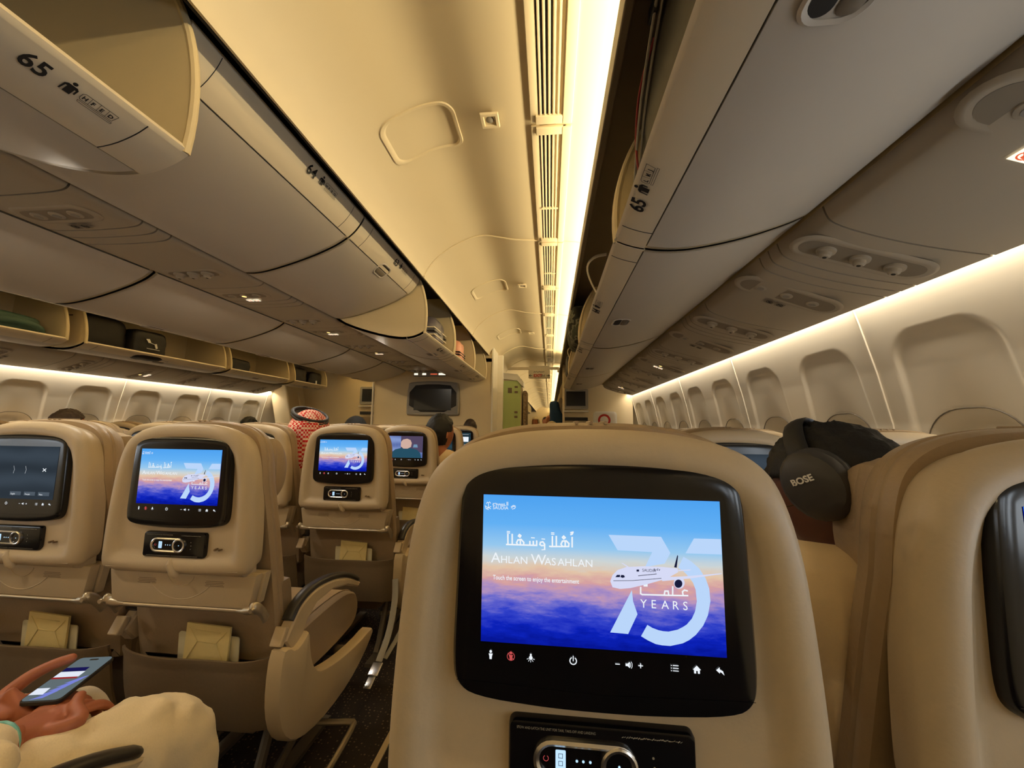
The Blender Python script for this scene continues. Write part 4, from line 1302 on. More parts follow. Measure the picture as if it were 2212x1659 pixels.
pillow(mb, fr, [(.035, -.050), (.02, -.054), (.006, -.045), (0, -.02), (0, 0)], XZ); mb.build('monitor_frame', M['grey'], t)
mb = MB(); pillow(mb, chaikin([(-.33, -.185), (-.325, .17), (0, .20), (.325, .17), (.33, -.185)], 1), [(.01, -.058), (0, -.055), (0, -.03)], XZ); mb.build('monitor_bezel', M['blackm'], t)
mb = MB(); mb.box((0, -.0585, -.015), (.52, .003, .29)); mb.build('screen', M['scr_off'], t)
t = empty('lit_sign_bar', (.15, BY - .25, 1.845)); tag(t, 'lit sign bar with icons above the bulkhead monitor', 'sign')
mb = MB(); mb.box((0, 0, 0), (.44, .05, .06), bev=.01); mb.build('sign_body', M['grey'], t)
for k, (x, w, c) in enumerate(((-.18, .05, 'signlit'), (-.07, .05, 'signlit'), (.06, .09, 'signred'), (.17, .09, 'signlit'))):
    mb = MB(); mb.box((x, -.026, -.002), (w, .003, .024 if c == 'signlit' else .012)); mb.build('sign_light', M[c], t)

# other monitors on the partitions by the doors
def small_monitor(x, y, z, label):
    t = empty('wall_monitor', (x, y, z)); tag(t, label, 'monitor', 'bulkhead monitors')
    mb = MB(); pillow(mb, rrect(.19, -.15, .16, .02), [(.02, -.03), (.004, -.03), (0, -.015), (0, 0)], XZ); mb.build('monitor_frame', M['grey'], t)
    mb = MB(); mb.box((0, -.033, .01), (.29, .006, .22)); mb.build('screen', M['scr_off'], t)
    mb = MB(); mb.box((0, -.035, -.185), (.38, .07, .02), bev=.005); mb.build('shelf_lip', M['white'], t)
    mb = MB(); mb.box((0, -.005, -.30), (.36, .02, .05), bev=.004); mb.build('grille_slot', M['blackm'], t)
    mb = MB(); mb.box((0, -.006, -.55), (.36, .012, .36), bev=.004); mb.build('lower_panel', M['leather_dk'], t)
    return t


for s in (1, -1):      # class divider partitions at the doors
    mb = MB(); x0, x1 = (1.93, 2.98) if s > 0 else (1.20, 3.0)
    Yp = 5.95 if s > 0 else 6.45
    mb.box((s * (x0 + x1) / 2, Yp + .03, 1.1), (x1 - x0, .06, 2.2)); mb.box((s * (x0 + .006), Yp + .0, 1.1), (.03, .14, 2.2), bev=.006)
    struct(mb.build('wall_partition', M['galley'], smooth=False))
small_monitor(2.12, 5.93, 1.60, 'switched-off small monitor on the right partition above a black slot')
small_monitor(-1.42, 6.43, 1.68, 'switched-off small monitor on the left partition beyond the red headscarf')
# left door surround and right door bustle
mb = MB(); mb.box((-2.72, 6.3, 1.2), (.30, .6, 2.2), Euler((0, R(-14), 0)), .03); mb.box((-2.55, 6.2, 1.45), (.02, .05, .5), Euler((0, R(-14), 0))); struct(mb.build('door_1', M['galley'], ang=30))
t = empty('door_bustle', (2.53, 5.72, 1.08)); tag(t, 'white door slide housing with a red ring mark by right window', 'door housing')
mb = MB(); mb.box((0, 0, 0), (.34, .12, .66), bev=.05); mb.build('housing', M['white'], t)
mb = MB(); ringpoly(mb, [(.09 * math.cos(a) - .02, .09 * math.sin(a) + .20) for a in [i * .2618 for i in range(24)]], [(.06 * math.cos(a) - .02, .06 * math.sin(a) + .20) for a in [i * .2618 for i in range(24)]], XZ, -.062); mb.build('ring_mark', M['redink'], t)

# galley / closet block beyond the bulkhead on the left of the right aisle
t = empty('galley_closet', (1.06, 6.6, 0)); tag(t, 'tall closet with pale green door and raised white header by the aisle', 'closet')
mb = MB(); mb.box((0, .20, 1.0), (.35, .40, 2.0)); mb.box((-.50, .2, 1.0), (.62, .40, 2.0)); mb.build('closet_body', M['galley'], t, smooth=False)
mb = MB(); mb.box((.0, -.008, 1.04), (.32, .012, 1.86), bev=.003); mb.build('closet_door', M['greenwall'], t, smooth=False)
mb = MB()
for z in (1.86, 1.77, 1.42, 1.34): mb.box((.08, -.018, z), (.055, .01, .035))
mb.box((-.03, -.018, 1.80), (.07, .008, .09)); mb.build('door_placards', [M['leather_dk']], t, smooth=False)
mb = MB(); mb.loft([[(-.17, -.05, 2.0), (-.17, -.05, 2.11), (-.17, .2, 2.12), (-.17, .2, 2.0)], [(.10, -.05, 1.97), (.10, -.05, 2.08), (.10, .2, 2.09), (.10, .2, 1.97)], [(.21, -.05, 1.85), (.21, -.05, 1.93), (.21, .2, 1.95), (.21, .2, 1.85)]]); mb.build('closet_header', M['white'], t, smooth=False)
mb = MB(); mb.box((0, -.015, .10), (.34, .01, .05)); mb.build('red_stripe', M['redink'], t, smooth=False)
mb = MB(); mb.box((1.29, 6.80, .90), (.07, .40, 1.80), bev=.03); tag(mb.build('woven_post', M['woven']), 'brown woven-covered end post beside the green closet door', 'post')

# exit sign
t = empty('exit_sign', (1.53, 7.0, 2.14)); tag(t, 'hanging exit sign with arrows and red lettering over the aisle', 'sign')
mb = MB(); mb.box((0, 0, 0), (.40, .05, .155), bev=.012); mb.box((0, .02, .10), (.38, .04, .12)); mb.build('sign_body', M['strip'], t, ang=30)
mb = MB(); mb.text('EXIT', .075, TXZ(-.105, -.027, -.052), bold=.003)
mb.mi = 1
for s in (1, -1):
    stroke(mb, [(s * .135, -.026), (s * .185, -.026)], .010, XZ, -.027); stroke(mb, [(s * .165, -.008), (s * .187, -.026), (s * .165, -.044)], .009, XZ, -.027)
for k in range(4): stroke(mb, [(.03 + k * .02, -.045), (.038 + k * .02, -.02 + (k % 2) * .012)], .008, XZ, -.027)
for k in range(9): stroke(mb, [(-.10 + k * .022, .035 + (k % 3) * .006), (-.088 + k * .022, .045 - (k % 2) * .008)], .009, XZ, -.027)
mb.build('lettering', [M['redink'], M['ink']], t, smooth=False)
mb = MB(); mb.box((1.4, 7.03, 2.255), (1.0, .05, .05), bev=.01); mb.box((1.92, 7.0, 2.22), (.12, .08, .08), bev=.01); struct(mb.build('trim_11', M['strip'], ang=30))

# far cabin: simple seat rows and bins beyond the doors
for k in range(7):
    y0 = 8.2 + k * 1.3
    overhead_bin(HX, HZ, 1, y0, y0 + 1.28, CP, -33.6, 'open white overhead bin in the far cabin, %s' % ['nearest', 'second', 'third', 'fourth', 'fifth', 'sixth', 'farthest'][k], 'overhead bins of the far cabin', True)
mb = MB(); mb.box((0, 13, 2.16), (.40, 9.6, .48)); mb.mi = 1; mb.box((0, 13, 2.32), (1.72, 9.6, .02)); struct(mb.build('trim_12', [M['bin_in'], M['dark']], smooth=False))
for k in range(4):
    overhead_bin(RHX, RHZ, -1, 7.6 + 2.2 * k, 9.78 + 2.2 * k, OP, 0, 'right overhead bin of the far cabin, %s' % ['nearest', 'second', 'third', 'farthest'][k], 'right bins of the far cabin', True)
for k in range(5):
    for c in (0, 1):
        make_seat(.695 - .52 * c, 8.6 + .83 * k, 'far cabin seat beyond the exit sign, %s row, %s' % (W5[k], 'aisle side' if c == 0 else 'one in from the aisle'), 'seats of the far cabin', 'map')

# ------------------------------------------------------------------ paper in the literature pockets
def lit(sx, sy, r, who):
    z = .505
    t = empty('safety_card', (sx + .035, sy + .104, .485)); tag(t, 'printed safety card in the seat pocket of %s' % who, 'card', 'safety cards in seat pockets')
    mb = MB(); pillow(mb, rrect(.098, -.09, .062, .008), [(.0005, -.0012), (0, 0), (0, .0015)], lambda u, v, y: (u, y + (.0 - v) * .04, v + u * -.03)); mb.build('card_sheet', M['card'], t)
    mb = MB()
    for k in range(5): mb.box((-.055 + k * .027, -.003 + .0012, .012), (.012, .001, .012))
    mb.box((-.055, -.0045, .045), (.03, .001, .008)); mb.box((.062, -.0045, .04), (.02, .001, .012)); mb.build('card_print', M['cardink'], t, smooth=False)
    t = empty('paper_bag', (sx + .037, sy + .094, .505)); tag(t, 'folded pale paper sickness bag in the seat pocket of %s' % who, 'paper bag', 'paper sickness bags in seat pockets')
    t.rotation_euler = (0, R(3), 0)
    mb = MB(); mb.loft([[(-.07, .0, -.08), (.07, .0, -.08), (.07, .007, -.08), (-.07, .007, -.08)], [(-.07, -.003, .072), (.07, -.003, .072), (.07, .003, .072), (-.07, .003, .072)]])
    mb.build('bag_body', M['paper'], t, smooth=False)
    mb = MB()
    for a, b in (((-.06, .06), (-.03, .025)), ((-.03, .025), (-.06, -.03)), ((.06, .06), (.03, .025)), ((.03, .025), (.06, -.03)), ((-.03, .025), (.03, .025)), ((-.04, .055), (.04, .055))):
        mb.tube([(a[0], -.0028 - (a[1]) * .01, a[1]), (b[0], -.0028 - b[1] * .01, b[1])], .0009, 5)
    mb.build('bag_fold', M['paper'], t)


lit(.683, 1.012, 1, 'the first aisle seat ahead')
lit(.145, 1.012, 1, 'the dark map screen seat')
lit(.69, 1.842, 2, 'the second aisle seat ahead')
lit(.69, 2.672, 3, 'the seat with the drawn film')

# ------------------------------------------------------------------ seat belt hanging in the aisle
t = empty('seat_belt', (1.0, 1.8, .1)); tag(t, 'grey seat belt with metal buckle hanging over the aisle floor', 'seat belt')
mb = MB(); mb.tube(chaikin([(-.03, .10, .32), (-.01, .06, .24), (.0, -.02, .13), (.0, -.12, .07)], 2, False), [(.014, .002)] * 14, 8, flat=(1, .2, 0)); mb.build('strap', M['grey'], t)
mb = MB(); mb.tube(chaikin([(.03, .14, .20), (.03, .06, .11), (.01, -.08, .06)], 2, False), [(.010, .002)] * 10, 8, flat=(1, .2, 0)); mb.build('strap', M['grey'], t)
mb = MB(); mb.box((0, -.15, .055), (.045, .06, .012), Euler((R(20), 0, 0)), .004); mb.box((0, -.20, .035), (.03, .05, .004), Euler((R(20), 0, 0)), .001); mb.build('buckle', M['chrome'], t)

# ------------------------------------------------------------------ people
def head_mesh(seg=48, rin=36):
    bm = bmesh.new()
    bmesh.ops.create_uvsphere(bm, u_segments=seg, v_segments=rin, radius=1)
    for v in bm.verts:
        x, y, z = v.co       # face looks to +Y
        X, Yy, Z = x * .076, y * .096, z * .118
        if z < 0:            # jaw narrows
            k = 1 - .30 * (-z) ** 1.5
            X *= k; Yy = Yy * (1 - .22 * (-z) ** 1.6) + .012 * (-z)
        if z > 0 and y < 0: Yy *= 1.04
        if y > .55:
            Yy *= .97
            g = lambda cx, cz2, s: math.exp(-((x - cx) ** 2 + (z - cz2) ** 2) / s)
            Yy += .026 * math.exp(-((x / .13) ** 2 + ((z + .16) / .17) ** 2)) + .010 * math.exp(-((x / .12) ** 2 + ((z - .0) / .14) ** 2))
            Yy += .008 * math.exp(-((x / .30) ** 2 + ((z + .46) / .06) ** 2)) + .006 * math.exp(-((x / .28) ** 2 + ((z + .56) / .06) ** 2))
            Yy += .010 * math.exp(-((x / .35) ** 2 + ((z + .78) / .12) ** 2)) - .010 * (g(.36, .08, .02) + g(-.36, .08, .02)) + .005 * (g(.36, .26, .03) + g(-.36, .26, .03))
        v.co = (X, Yy, Z)
    for s in (1, -1):       # ears
        r = bmesh.ops.create_uvsphere(bm, u_segments=14, v_segments=10, radius=1, matrix=Matrix.Translation((s * .078, -.008, -.008)) @ Matrix.Rotation(R(-18), 4, 'X') @ Matrix.Rotation(s * R(18), 4, 'Z') @ Matrix.Diagonal((.008, .018, .031, 1)))
    bmesh.ops.create_cone(bm, cap_ends=True, segments=24, radius1=.060, radius2=.052, depth=.16, matrix=Matrix.Translation((0, -.018, -.15)))
    me = bpy.data.meshes.new('head'); bm.to_mesh(me); bm.free()
    return me


HEAD = head_mesh()


def skin_body(chains, radii, voxel=.009, extra=(), smooth=2, flat=(1, 0, 0)):
    """one closed surface grown around connected edges, plus extra meshes fused into it"""
    mbx = MB()
    fl = Vector(flat)
    for ch in chains:
        P = [Vector(radii[k][0]) for k in ch]; Q = [radii[k][1] if isinstance(radii[k][1], tuple) else (radii[k][1],) * 2 for k in ch]
        pts = []; rs = []
        for i in range(len(P) - 1):
            p0 = P[max(0, i - 1)]; p1 = P[i]; p2 = P[i + 1]; p3 = P[min(len(P) - 1, i + 2)]
            for q in range(5):
                u = q / 5
                pts.append(.5 * ((2 * p1) + (p2 - p0) * u + (2 * p0 - 5 * p1 + 4 * p2 - p3) * u * u + (3 * p1 - p0 - 3 * p2 + p3) * u ** 3))
                rs.append(tuple(a + (b - a) * u for a, b in zip(Q[i], Q[i + 1])))
        pts.append(P[-1]); rs.append(Q[-1])
        # rounded ends
        for end, sg in ((0, -1), (-1, 1)):
            d = (pts[end] - pts[end + (1 if end == 0 else -1)]).normalized(); r = min(rs[end]); c = pts[end]; ra = rs[end]
            for f_, k_ in ((.5, .86), (.85, .5), (.97, .2)):
                q_ = c + d * r * f_; w_ = (ra[0] * k_, ra[1] * k_)
                if end == 0: pts.insert(0, q_); rs.insert(0, w_)
                else: pts.append(q_); rs.append(w_)
        t = (pts[3] - pts[2]).normalized()
        fu = fl if abs(t.dot(fl.normalized())) < .9 else Vector((0, 0, 1))
        mbx.tube(pts, rs, 16, flat=fu)
    base = mbx.mesh('b', [], smooth=False)
    bm = bmesh.new(); bm.from_mesh(base)
    for em, mt in extra:
        n0 = len(bm.verts); bm.from_mesh(em); bm.verts.ensure_lookup_table()
        for i in range(n0, len(bm.verts)): bm.verts[i].co = mt @ bm.verts[i].co
    bmesh.ops.recalc_face_normals(bm, faces=bm.faces)
    me = bpy.data.meshes.new('b'); bm.to_mesh(me); bm.free()
    o = bpy.data.objects.new('b', me); link(o)
    rm = o.modifiers.new('r', 'REMESH'); rm.mode = 'VOXEL'; rm.voxel_size = voxel; rm.use_smooth_shade = True
    sm = o.modifiers.new('m', 'SMOOTH'); sm.iterations = smooth; sm.factor = .5
    dg = bpy.context.evaluated_depsgraph_get()
    out = bpy.data.meshes.new_from_object(o.evaluated_get(dg))
    bpy.data.objects.remove(o)
    return out


def hair_mesh(m, sc=1.06, cut_face=True, amp=.004, long=False, low=-.35, seed=0, front=.34):
    bm = bmesh.new()
    bmesh.ops.create_uvsphere(bm, u_segments=72, v_segments=54, radius=1)
    rm = []
    for v in bm.verts:
        x, y, z = v.co
        if z < low or (cut_face and y > front and z < .42 + .25 * max(0, y - .5)) or (z < .05 and y > .0 and abs(x) > .3): rm.append(v)
        X, Yy, Z = x * .076 * (sc + .04), y * .096 * sc, z * .118 * sc
        if z < 0: X *= 1 - .25 * (-z) ** 1.5
        if z > 0 and y < 0: Yy *= 1.05
        n = noise.fractal(Vector((x * 5 + seed, y * 5, z * 5)), .8, 2, 4) * amp + noise.noise(Vector((x * 22, y * 22, z * 9 + seed))) * amp * .8
        v.co = Vector((X, Yy, Z)) * (1 + n * 10)
    bmesh.ops.delete(bm, geom=rm, context='VERTS')
    r = bmesh.ops.solidify(bm, geom=list(bm.faces), thickness=.008)
    for v in bm.verts: v.co = m @ v.co
    bmesh.ops.recalc_face_normals(bm, faces=bm.faces)
    me = bpy.data.meshes.new('hair'); bm.to_mesh(me); bm.free(); me.shade_smooth()
    return me


def seated(sx, sy, head, yaw, label, skin='skin', cloth='shirt_w', hair='hair', lean=0, tilt=0, pitch=0, low=-.5, seed=0, scale=1.0, hands=False, legs=True, voxel=.012, group='passengers', drop=.30):
    """sx, sy: seat position (screen plane); head: world position of head centre"""
    t = empty('person', (sx, sy + .4, 0)); tag(t, label, 'person', group)
    L = lambda x, y, z: Vector((x - sx, y - sy - .4, z))
    hx, hy, hz = head
    hip = L(sx + lean * .1, sy + .26, .56)
    ch = L(sx + (hx - sx) * .7, sy + .23, hz - drop)
    nk = L(hx - .004, hy - .02, hz - .15)
    H = {'hip': (hip, (.15, .11)), 'w': (hip.lerp(ch, .5), (.13, .10)), 'c': (ch, (.17, .105)), 'n0': (ch.lerp(nk, .62), (.10, .075)), 'n': (nk, .052)}
    chains = [['hip', 'w', 'c', 'n0', 'n']]
    for s, a in ((1, 'r'), (-1, 'l')):
        sh = ch + Vector((s * .17, 0, .085)); el = ch + Vector((s * .215, .06, -.17)); wr = ch + Vector((s * .13, .28, -.20))
        H['s' + a] = (sh, .058); H['e' + a] = (el, .046); H['h' + a] = (wr, .034); H['f' + a] = (wr + Vector((-s * .03, .09, -.01)), .03)
        chains.append(['c', 's' + a, 'e' + a, 'h' + a, 'f' + a])
        if legs:
            kn = hip + Vector((s * .11, .38, .02)); an = hip + Vector((s * .11, .40, -.50))
            H['t' + a] = (hip + Vector((s * .09, .05, -.01)), .085); H['k' + a] = (kn, .066); H['a' + a] = (an, .045)
            chains.append(['hip', 't' + a, 'k' + a, 'a' + a])
    mh = Matrix.Translation(L(hx, hy, hz)) @ Euler((R(pitch), R(tilt), R(yaw))).to_matrix().to_4x4() @ Matrix.Diagonal((scale, scale, scale, 1))
    body = skin_body(chains, H, voxel, [(HEAD, mh)])
    body.materials.clear(); body.materials.append(M[skin]); body.shade_smooth()
    part('body', body, t)
    # clothes: the same trunk and limbs, slightly larger, without head and hands
    H2 = {}
    for k, (p, r) in H.items(): H2[k] = (p, tuple(q + .012 for q in r) if isinstance(r, tuple) else r + .012)
    c2 = [['hip', 'w', 'c', 'n0']] + [[q for q in c if not q.startswith('f')] for c in chains[1:]]
    for a in 'rl': H2['h' + a] = (H2['h' + a][0], .040)
    H2['n0'] = (H2['n0'][0] + Vector((0, 0, .0)), (.075, .07))
    cl = skin_body(c2, H2, voxel); cl.materials.clear(); cl.materials.append(M[cloth]); cl.shade_smooth()
    part('clothing', cl, t)
    if hair:
        hm = hair_mesh(mh, low=low, seed=seed); hm.materials.append(M[hair]); part('hair', hm, t)
    return t, mh


# man in the middle seat ahead: dark hair, headphones, glasses, head leaning and turned left
t, mh = seated(2.235, .45, (2.240, .745, 1.052), 40, 'man in white shirt wearing black headphones, seen between the two nearest seat backs', skin='skin_d', low=-.55, seed=3, pitch=-26, tilt=0, scale=1.10, voxel=.008, drop=.235)
inv = mh
def hp(u, v, w): return tuple(inv @ Vector((u, v, w)))
t2 = empty('headphones', tuple(mh.translation + Vector((2.235, .85, 0)))); tag(t2, 'black over-ear headphones with a pale brand mark on the man between the seats', 'headphones')
off = Vector((2.235, .85, 0)) - Vector(t2.location)
hp2 = lambda u, v, w: tuple((inv @ Vector((u, v, w))) + off)
mb = MB()
mb.tube([hp2(.098 * math.cos(R(a)), -.004, .008 + .124 * math.sin(R(a))) for a in range(0, 181, 9)], [(.018, .006)] * 21, 10, flat=tuple((inv.to_3x3() @ Vector((0, 1, 0)))))
mb.build('headband', M['blackm'], t2)
for s in (1, -1):
    mb = MB()
    cen = [(.0, 0), (.004, .0)]
    ring = lambda x, k: [hp2(s * x, -.010 + .043 * k * math.cos(R(a)), .026 + .052 * k * math.sin(R(a))) for a in range(0, 360, 15)]
    mb.loft([ring(.074, .7), ring(.076, .95), ring(.084, 1.05), ring(.092, 1.02), ring(.096, .93), ring(.100, 1.0), ring(.112, .98), ring(.120, .85), ring(.123, .6)])
    mb.build('ear_cup', mat('headphone_grey', (.045, .042, .040), .45), t2)
    mb = MB()
    Rm = inv.to_3x3().normalized()
    X = (Rm @ Vector((0, s * -1, 0))) * -1; Zn = Rm @ Vector((s * 1, 0, 0)); Yv = Zn.cross(X)
    if s < 0: pass
    mm = Matrix((X, Yv, Zn)).transposed().to_4x4(); mm.translation = Vector(hp2(s * .1245, -.010, .032)) - X * .024
    mb.text('BOSE', .014, mm, bold=.0005, sx=1.0)
    mb.build('brand_mark', M['white_em'], t2, smooth=False)
t2 = empty('eyeglasses', tuple(mh.translation + Vector((2.235, .85, 0)))); tag(t2, 'thin wire eyeglasses on the face of the man with headphones', 'glasses')
mb = MB()
for s in (1, -1):
    mb.tube([hp2(s * .033 + .024 * math.cos(R(a)), .113, .002 + .020 * math.sin(R(a))) for a in range(0, 361, 20)], .0011, 6)
    mb.tube([hp2(s * .057, .111, .008), hp2(s * .072, .09, .010), hp2(s * .080, .01, .008)], .0014, 6)
mb.tube([hp2(-.009, .113, .006), hp2(.009, .113, .006)], .0012, 6)
mb.build('wire_frame', mat('wire_gold', sr(90, 70, 50), .3, .9), t2)

# man with red and white headscarf and black cord
t, mh = seated(.20, 1.85, (.335, 2.10, 1.115), -8, 'person wearing a red and white chequered headscarf with a black cord', cloth='cloth_w', hair=None)
bm = bmesh.new(); bmesh.ops.create_uvsphere(bm, u_segments=64, v_segments=48, radius=1)
rm = []
for v in bm.verts:
    x, y, z = v.co
    if z < -.2 and y > .35: rm.append(v)
    n = noise.noise(Vector((x * 3, y * 3, z * 2))) * .05 + abs(math.sin(math.atan2(y, x) * 5 + z * 3)) * .05 * (1 - z)
    k = 1.22 + n + (.45 * (-z) ** 1.2 if z < 0 else 0)
    zz = z * .118 * 1.14 if z > 0 else z * .30
    v.co = mh @ Vector((x * .080 * k, y * .100 * k, zz + .006))
bmesh.ops.delete(bm, geom=rm, context='VERTS'); bmesh.ops.solidify(bm, geom=list(bm.faces), thickness=.005)
me = bpy.data.meshes.new('scarf'); bm.to_mesh(me); bm.free(); me.shade_smooth(); me.materials.append(M['shemagh']); part('headscarf', me, t)
mb = MB()
for dz in (0, .016): mb.tube([tuple(mh @ Vector((.084 * math.cos(R(a)), .100 * math.sin(R(a)), .094 + dz - .040 * math.cos(R(a)) + .01 * math.sin(R(a))))) for a in range(0, 361, 15)], .0095, 10)
mb.build('head_cord', M['blackm'], t)

seated(.70, 2.67, (.882, 2.90, 1.115), -32, 'man with short black hair and white collar beside the drawn film screen', cloth='shirt_w', low=-.62, seed=5, lean=.5, scale=1.2)
seated(.70, 4.33, (.752, 4.62, 1.135), 0, 'person with brown hair in the frontmost row before the bulkhead', cloth='leather_dk', hair='hairb', seed=8)


def hooded(sx, sy, head, label, cloth, w=1.0, face=False, group='passengers', yaw=0, scarf=None):
    t, mh = seated(sx, sy, head, yaw, label, cloth=cloth, hair=None, group=group)
    bm = bmesh.new(); bmesh.ops.create_uvsphere(bm, u_segments=40, v_segments=30, radius=1)
    rm = []
    for v in bm.verts:
        x, y, z = v.co
        if y > .72 and abs(z) < .5 and abs(x) < .6: rm.append(v)
        k = (1.16 + noise.noise(v.co * 3) * .05) * w
        v.co = mh @ Vector((x * .084 * k * (1.5 if z < -.3 else 1.05), y * .102 * k, (z * .125 * 1.1 if z > 0 else z * .24)))
    bmesh.ops.delete(bm, geom=rm, context='VERTS'); bmesh.ops.solidify(bm, geom=list(bm.faces), thickness=.005)
    me = bpy.data.meshes.new('scarf'); bm.to_mesh(me); bm.free(); me.shade_smooth(); me.materials.append(M[scarf or cloth]); part('headscarf', me, t)
    return t


hooded(-.33, 3.50, (-.25, 3.74, 1.125), 'person with a black head covering, left of the bulkhead monitor', 'blackcloth', 1.08)
seated(-1.92, 2.10, (-1.72, 2.42, 1.135), 0, 'person with brown hair whose crown shows above the far left seats', cloth='leather_dk', hair='hairb', seed=11)
seated(-1.92, 3.77, (-1.66, 4.02, 1.125), 0, 'person with black hair low behind the far left seats, left of the capped one', cloth='blackcloth', seed=12)
hooded(-1.92, 4.60, (-1.60, 4.86, 1.165), 'person with a flat black cap beyond the far left seats', 'blackcloth', 1.0)
seated(-1.70, 1.05, (-1.62, 1.32, 1.13), 0, 'person with dark hair at the left edge of the photo', cloth='blackcloth', seed=14)

# people in the far cabin
t = empty('person', (1.86, 9.0, 0)); tag(t, 'person in a long dark blue robe standing in the far aisle', 'person', 'people in the far aisle')
H = {'p': (Vector((.04, .2, .9)), .15), 'c': (Vector((.03, .05, 1.30)), (.17, .11)), 'n': (Vector((-.02, 0, 1.50)), .06), 's': (Vector((.19, .0, 1.40)), .07), 'e': (Vector((.24, -.02, 1.12)), .055), 's2': (Vector((-.16, .05, 1.38)), .07), 'e2': (Vector((-.20, .10, 1.12)), .055), 'a': (Vector((.12, .2, .1)), .07), 'a2': (Vector((-.05, .2, .1)), .07)}
b = skin_body([['p', 'c', 'n'], ['c', 's', 'e'], ['c', 's2', 'e2'], ['p', 'a'], ['p', 'a2']], H, .014, [(HEAD, Matrix.Translation((-.03, 0, 1.63)) @ Matrix.Rotation(R(150), 4, 'Z'))]); b.materials.clear(); b.materials.append(M['skin']); part('body', b, t)
mb = MB(); rings = []
for z, rx, ry, cx, cy in ((.05, .26, .22, .06, .15), (.6, .24, .20, .06, .15), (1.0, .23, .18, .06, .10), (1.22, .24, .16, .08, .03), (1.38, .20, .14, .05, .02), (1.50, .14, .13, .0, 0), (1.60, .12, .13, -.02, 0), (1.70, .115, .125, -.03, 0), (1.765, .09, .10, -.03, 0), (1.785, .03, .03, -.03, 0)):
    rings.append([(cx + rx * math.cos(R(a)) * (1 + .05 * math.sin(R(a * 7)) * (z < 1.5)), cy + ry * math.sin(R(a)), z) for a in range(0, 360, 8)])
mb.loft(rings); mb.build('robe', M['navy'], t)
hooded(1.15, 7.9, (1.42, 8.05, 1.26), 'person in a white headscarf facing the camera in the far aisle', 'cloth_w', .95, yaw=180, group='people in the far aisle')
seated(1.40, 9.2, (1.62, 9.4, 1.30), 170, 'dark-haired person behind the one in the white headscarf', cloth='cloth_w', hair='hairb', seed=21, group='people in the far aisle')
hooded(1.66, 7.0, (1.76, 7.2, 1.15), 'person in beige cloth bending before the dark blue robe', 'cloth_w', 1.15, group='people in the far aisle')

# ------------------------------------------------------------------ seated passenger at the lower left: legs, hands, phone
t = empty('person', (.69, .5, 0)); tag(t, 'person in white trousers at bottom left, holding a phone in both hands', 'person')
o0 = Vector((.69, .5, 0))
V = lambda x, y, z: Vector((x, y, z)) - o0


def hand_chain(pref, wrist, fwd, side, upv, curls, thumb_out, H, chains, root, spread=.0):
    f, s_, u = fwd.normalized(), side.normalized(), upv.normalized()
    H[pref + 'w'] = (wrist, (.030, .022)); H[pref + 'm'] = (wrist + f * .045, (.040, .016)); chains.append([root, pref + 'w', pref + 'm'])
    for k, (off, ln, c) in enumerate(zip((-.032, -.011, .011, .031), (.070, .080, .074, .058), curls)):
        b = wrist + f * (.088 - abs(k - 1) * .004) + s_ * off
        n = pref + 'f%d' % k; ang = 0; p = b; ks = []
        H[n + 'b'] = (b, .0095); ks.append(n + 'b')
        for j, fr in enumerate((.45, .32, .23)):
            ang += c * (1, .9, .6)[j]
            p = p + (f * math.cos(ang) - u * math.sin(ang)) * ln * fr + s_ * spread * (k - 1.5) * .2
            H[n + str(j)] = (p, .0088 - .0008 * j); ks.append(n + str(j))
        chains.append([pref + 'm'] + ks)
    q = wrist + f * .022 + s_ * -.034
    a = q + (f * .6 + s_ * -.8).normalized() * .036 * 1 + u * thumb_out[0]
    b2 = a + (f * thumb_out[1] + s_ * thumb_out[2] + u * thumb_out[3]).normalized() * .034
    c2 = b2 + (f * thumb_out[4] + s_ * thumb_out[5] + u * thumb_out[6]).normalized() * .028
    H[pref + 't0'] = (q, .015); H[pref + 't1'] = (a, .0125); H[pref + 't2'] = (b2, .0105); H[pref + 't3'] = (c2, .0095)
    chains.append([pref + 'm', pref + 't0', pref + 't1', pref + 't2', pref + 't3'])


# the phone lies in a tilted plane
PC = V(0.739, 0.757, 0.640)
pr = Vector((.97, .20, .0)).normalized(); pu = Vector((-.112, .104, -.002)); pu = (pu - pr * pu.dot(pr) * .75).normalized(); pn = pr.cross(pu).normalized()
H = {'hip': (V(.66, .26, .58), (.16, .12)), 'ab': (V(.64, .24, .78), (.15, .11)), 'c': (V(.62, .22, .98), (.17, .11)), 'n': (V(.60, .24, 1.12), .055),
     'sr': (V(.80, .22, 1.02), .06), 'er': (V(.93, .42, .665), .045), 'wr': (V(0.808, 0.615, 0.630), (.032, .026)),
     'sl': (V(.44, .22, 1.02), .06), 'el': (V(.46, .44, .68), .048), 'wl': (V(0.648, 0.650, 0.623), (.033, .026)),
     'tr': (V(.76, .36, .50), .075), 'kr': (V(.905, .82, .47), .05), 'ar': (V(.90, .80, .10), .04),
     'tl': (V(.56, .36, .50), .075), 'kl': (V(.60, .81, .47), .05), 'al': (V(.60, .80, .10), .04)}
chains = [['hip', 'ab', 'c', 'n'], ['c', 'sr', 'er', 'wr'], ['c', 'sl', 'el', 'wl'], ['hip', 'tr', 'kr', 'ar'], ['hip', 'tl', 'kl', 'al']]
mh = Matrix.Translation(V(.60, .26, 1.27)) @ Euler((R(-25), 0, R(-20))).to_matrix().to_4x4()
arm = skin_body(chains, H, .012, [(HEAD, mh)])
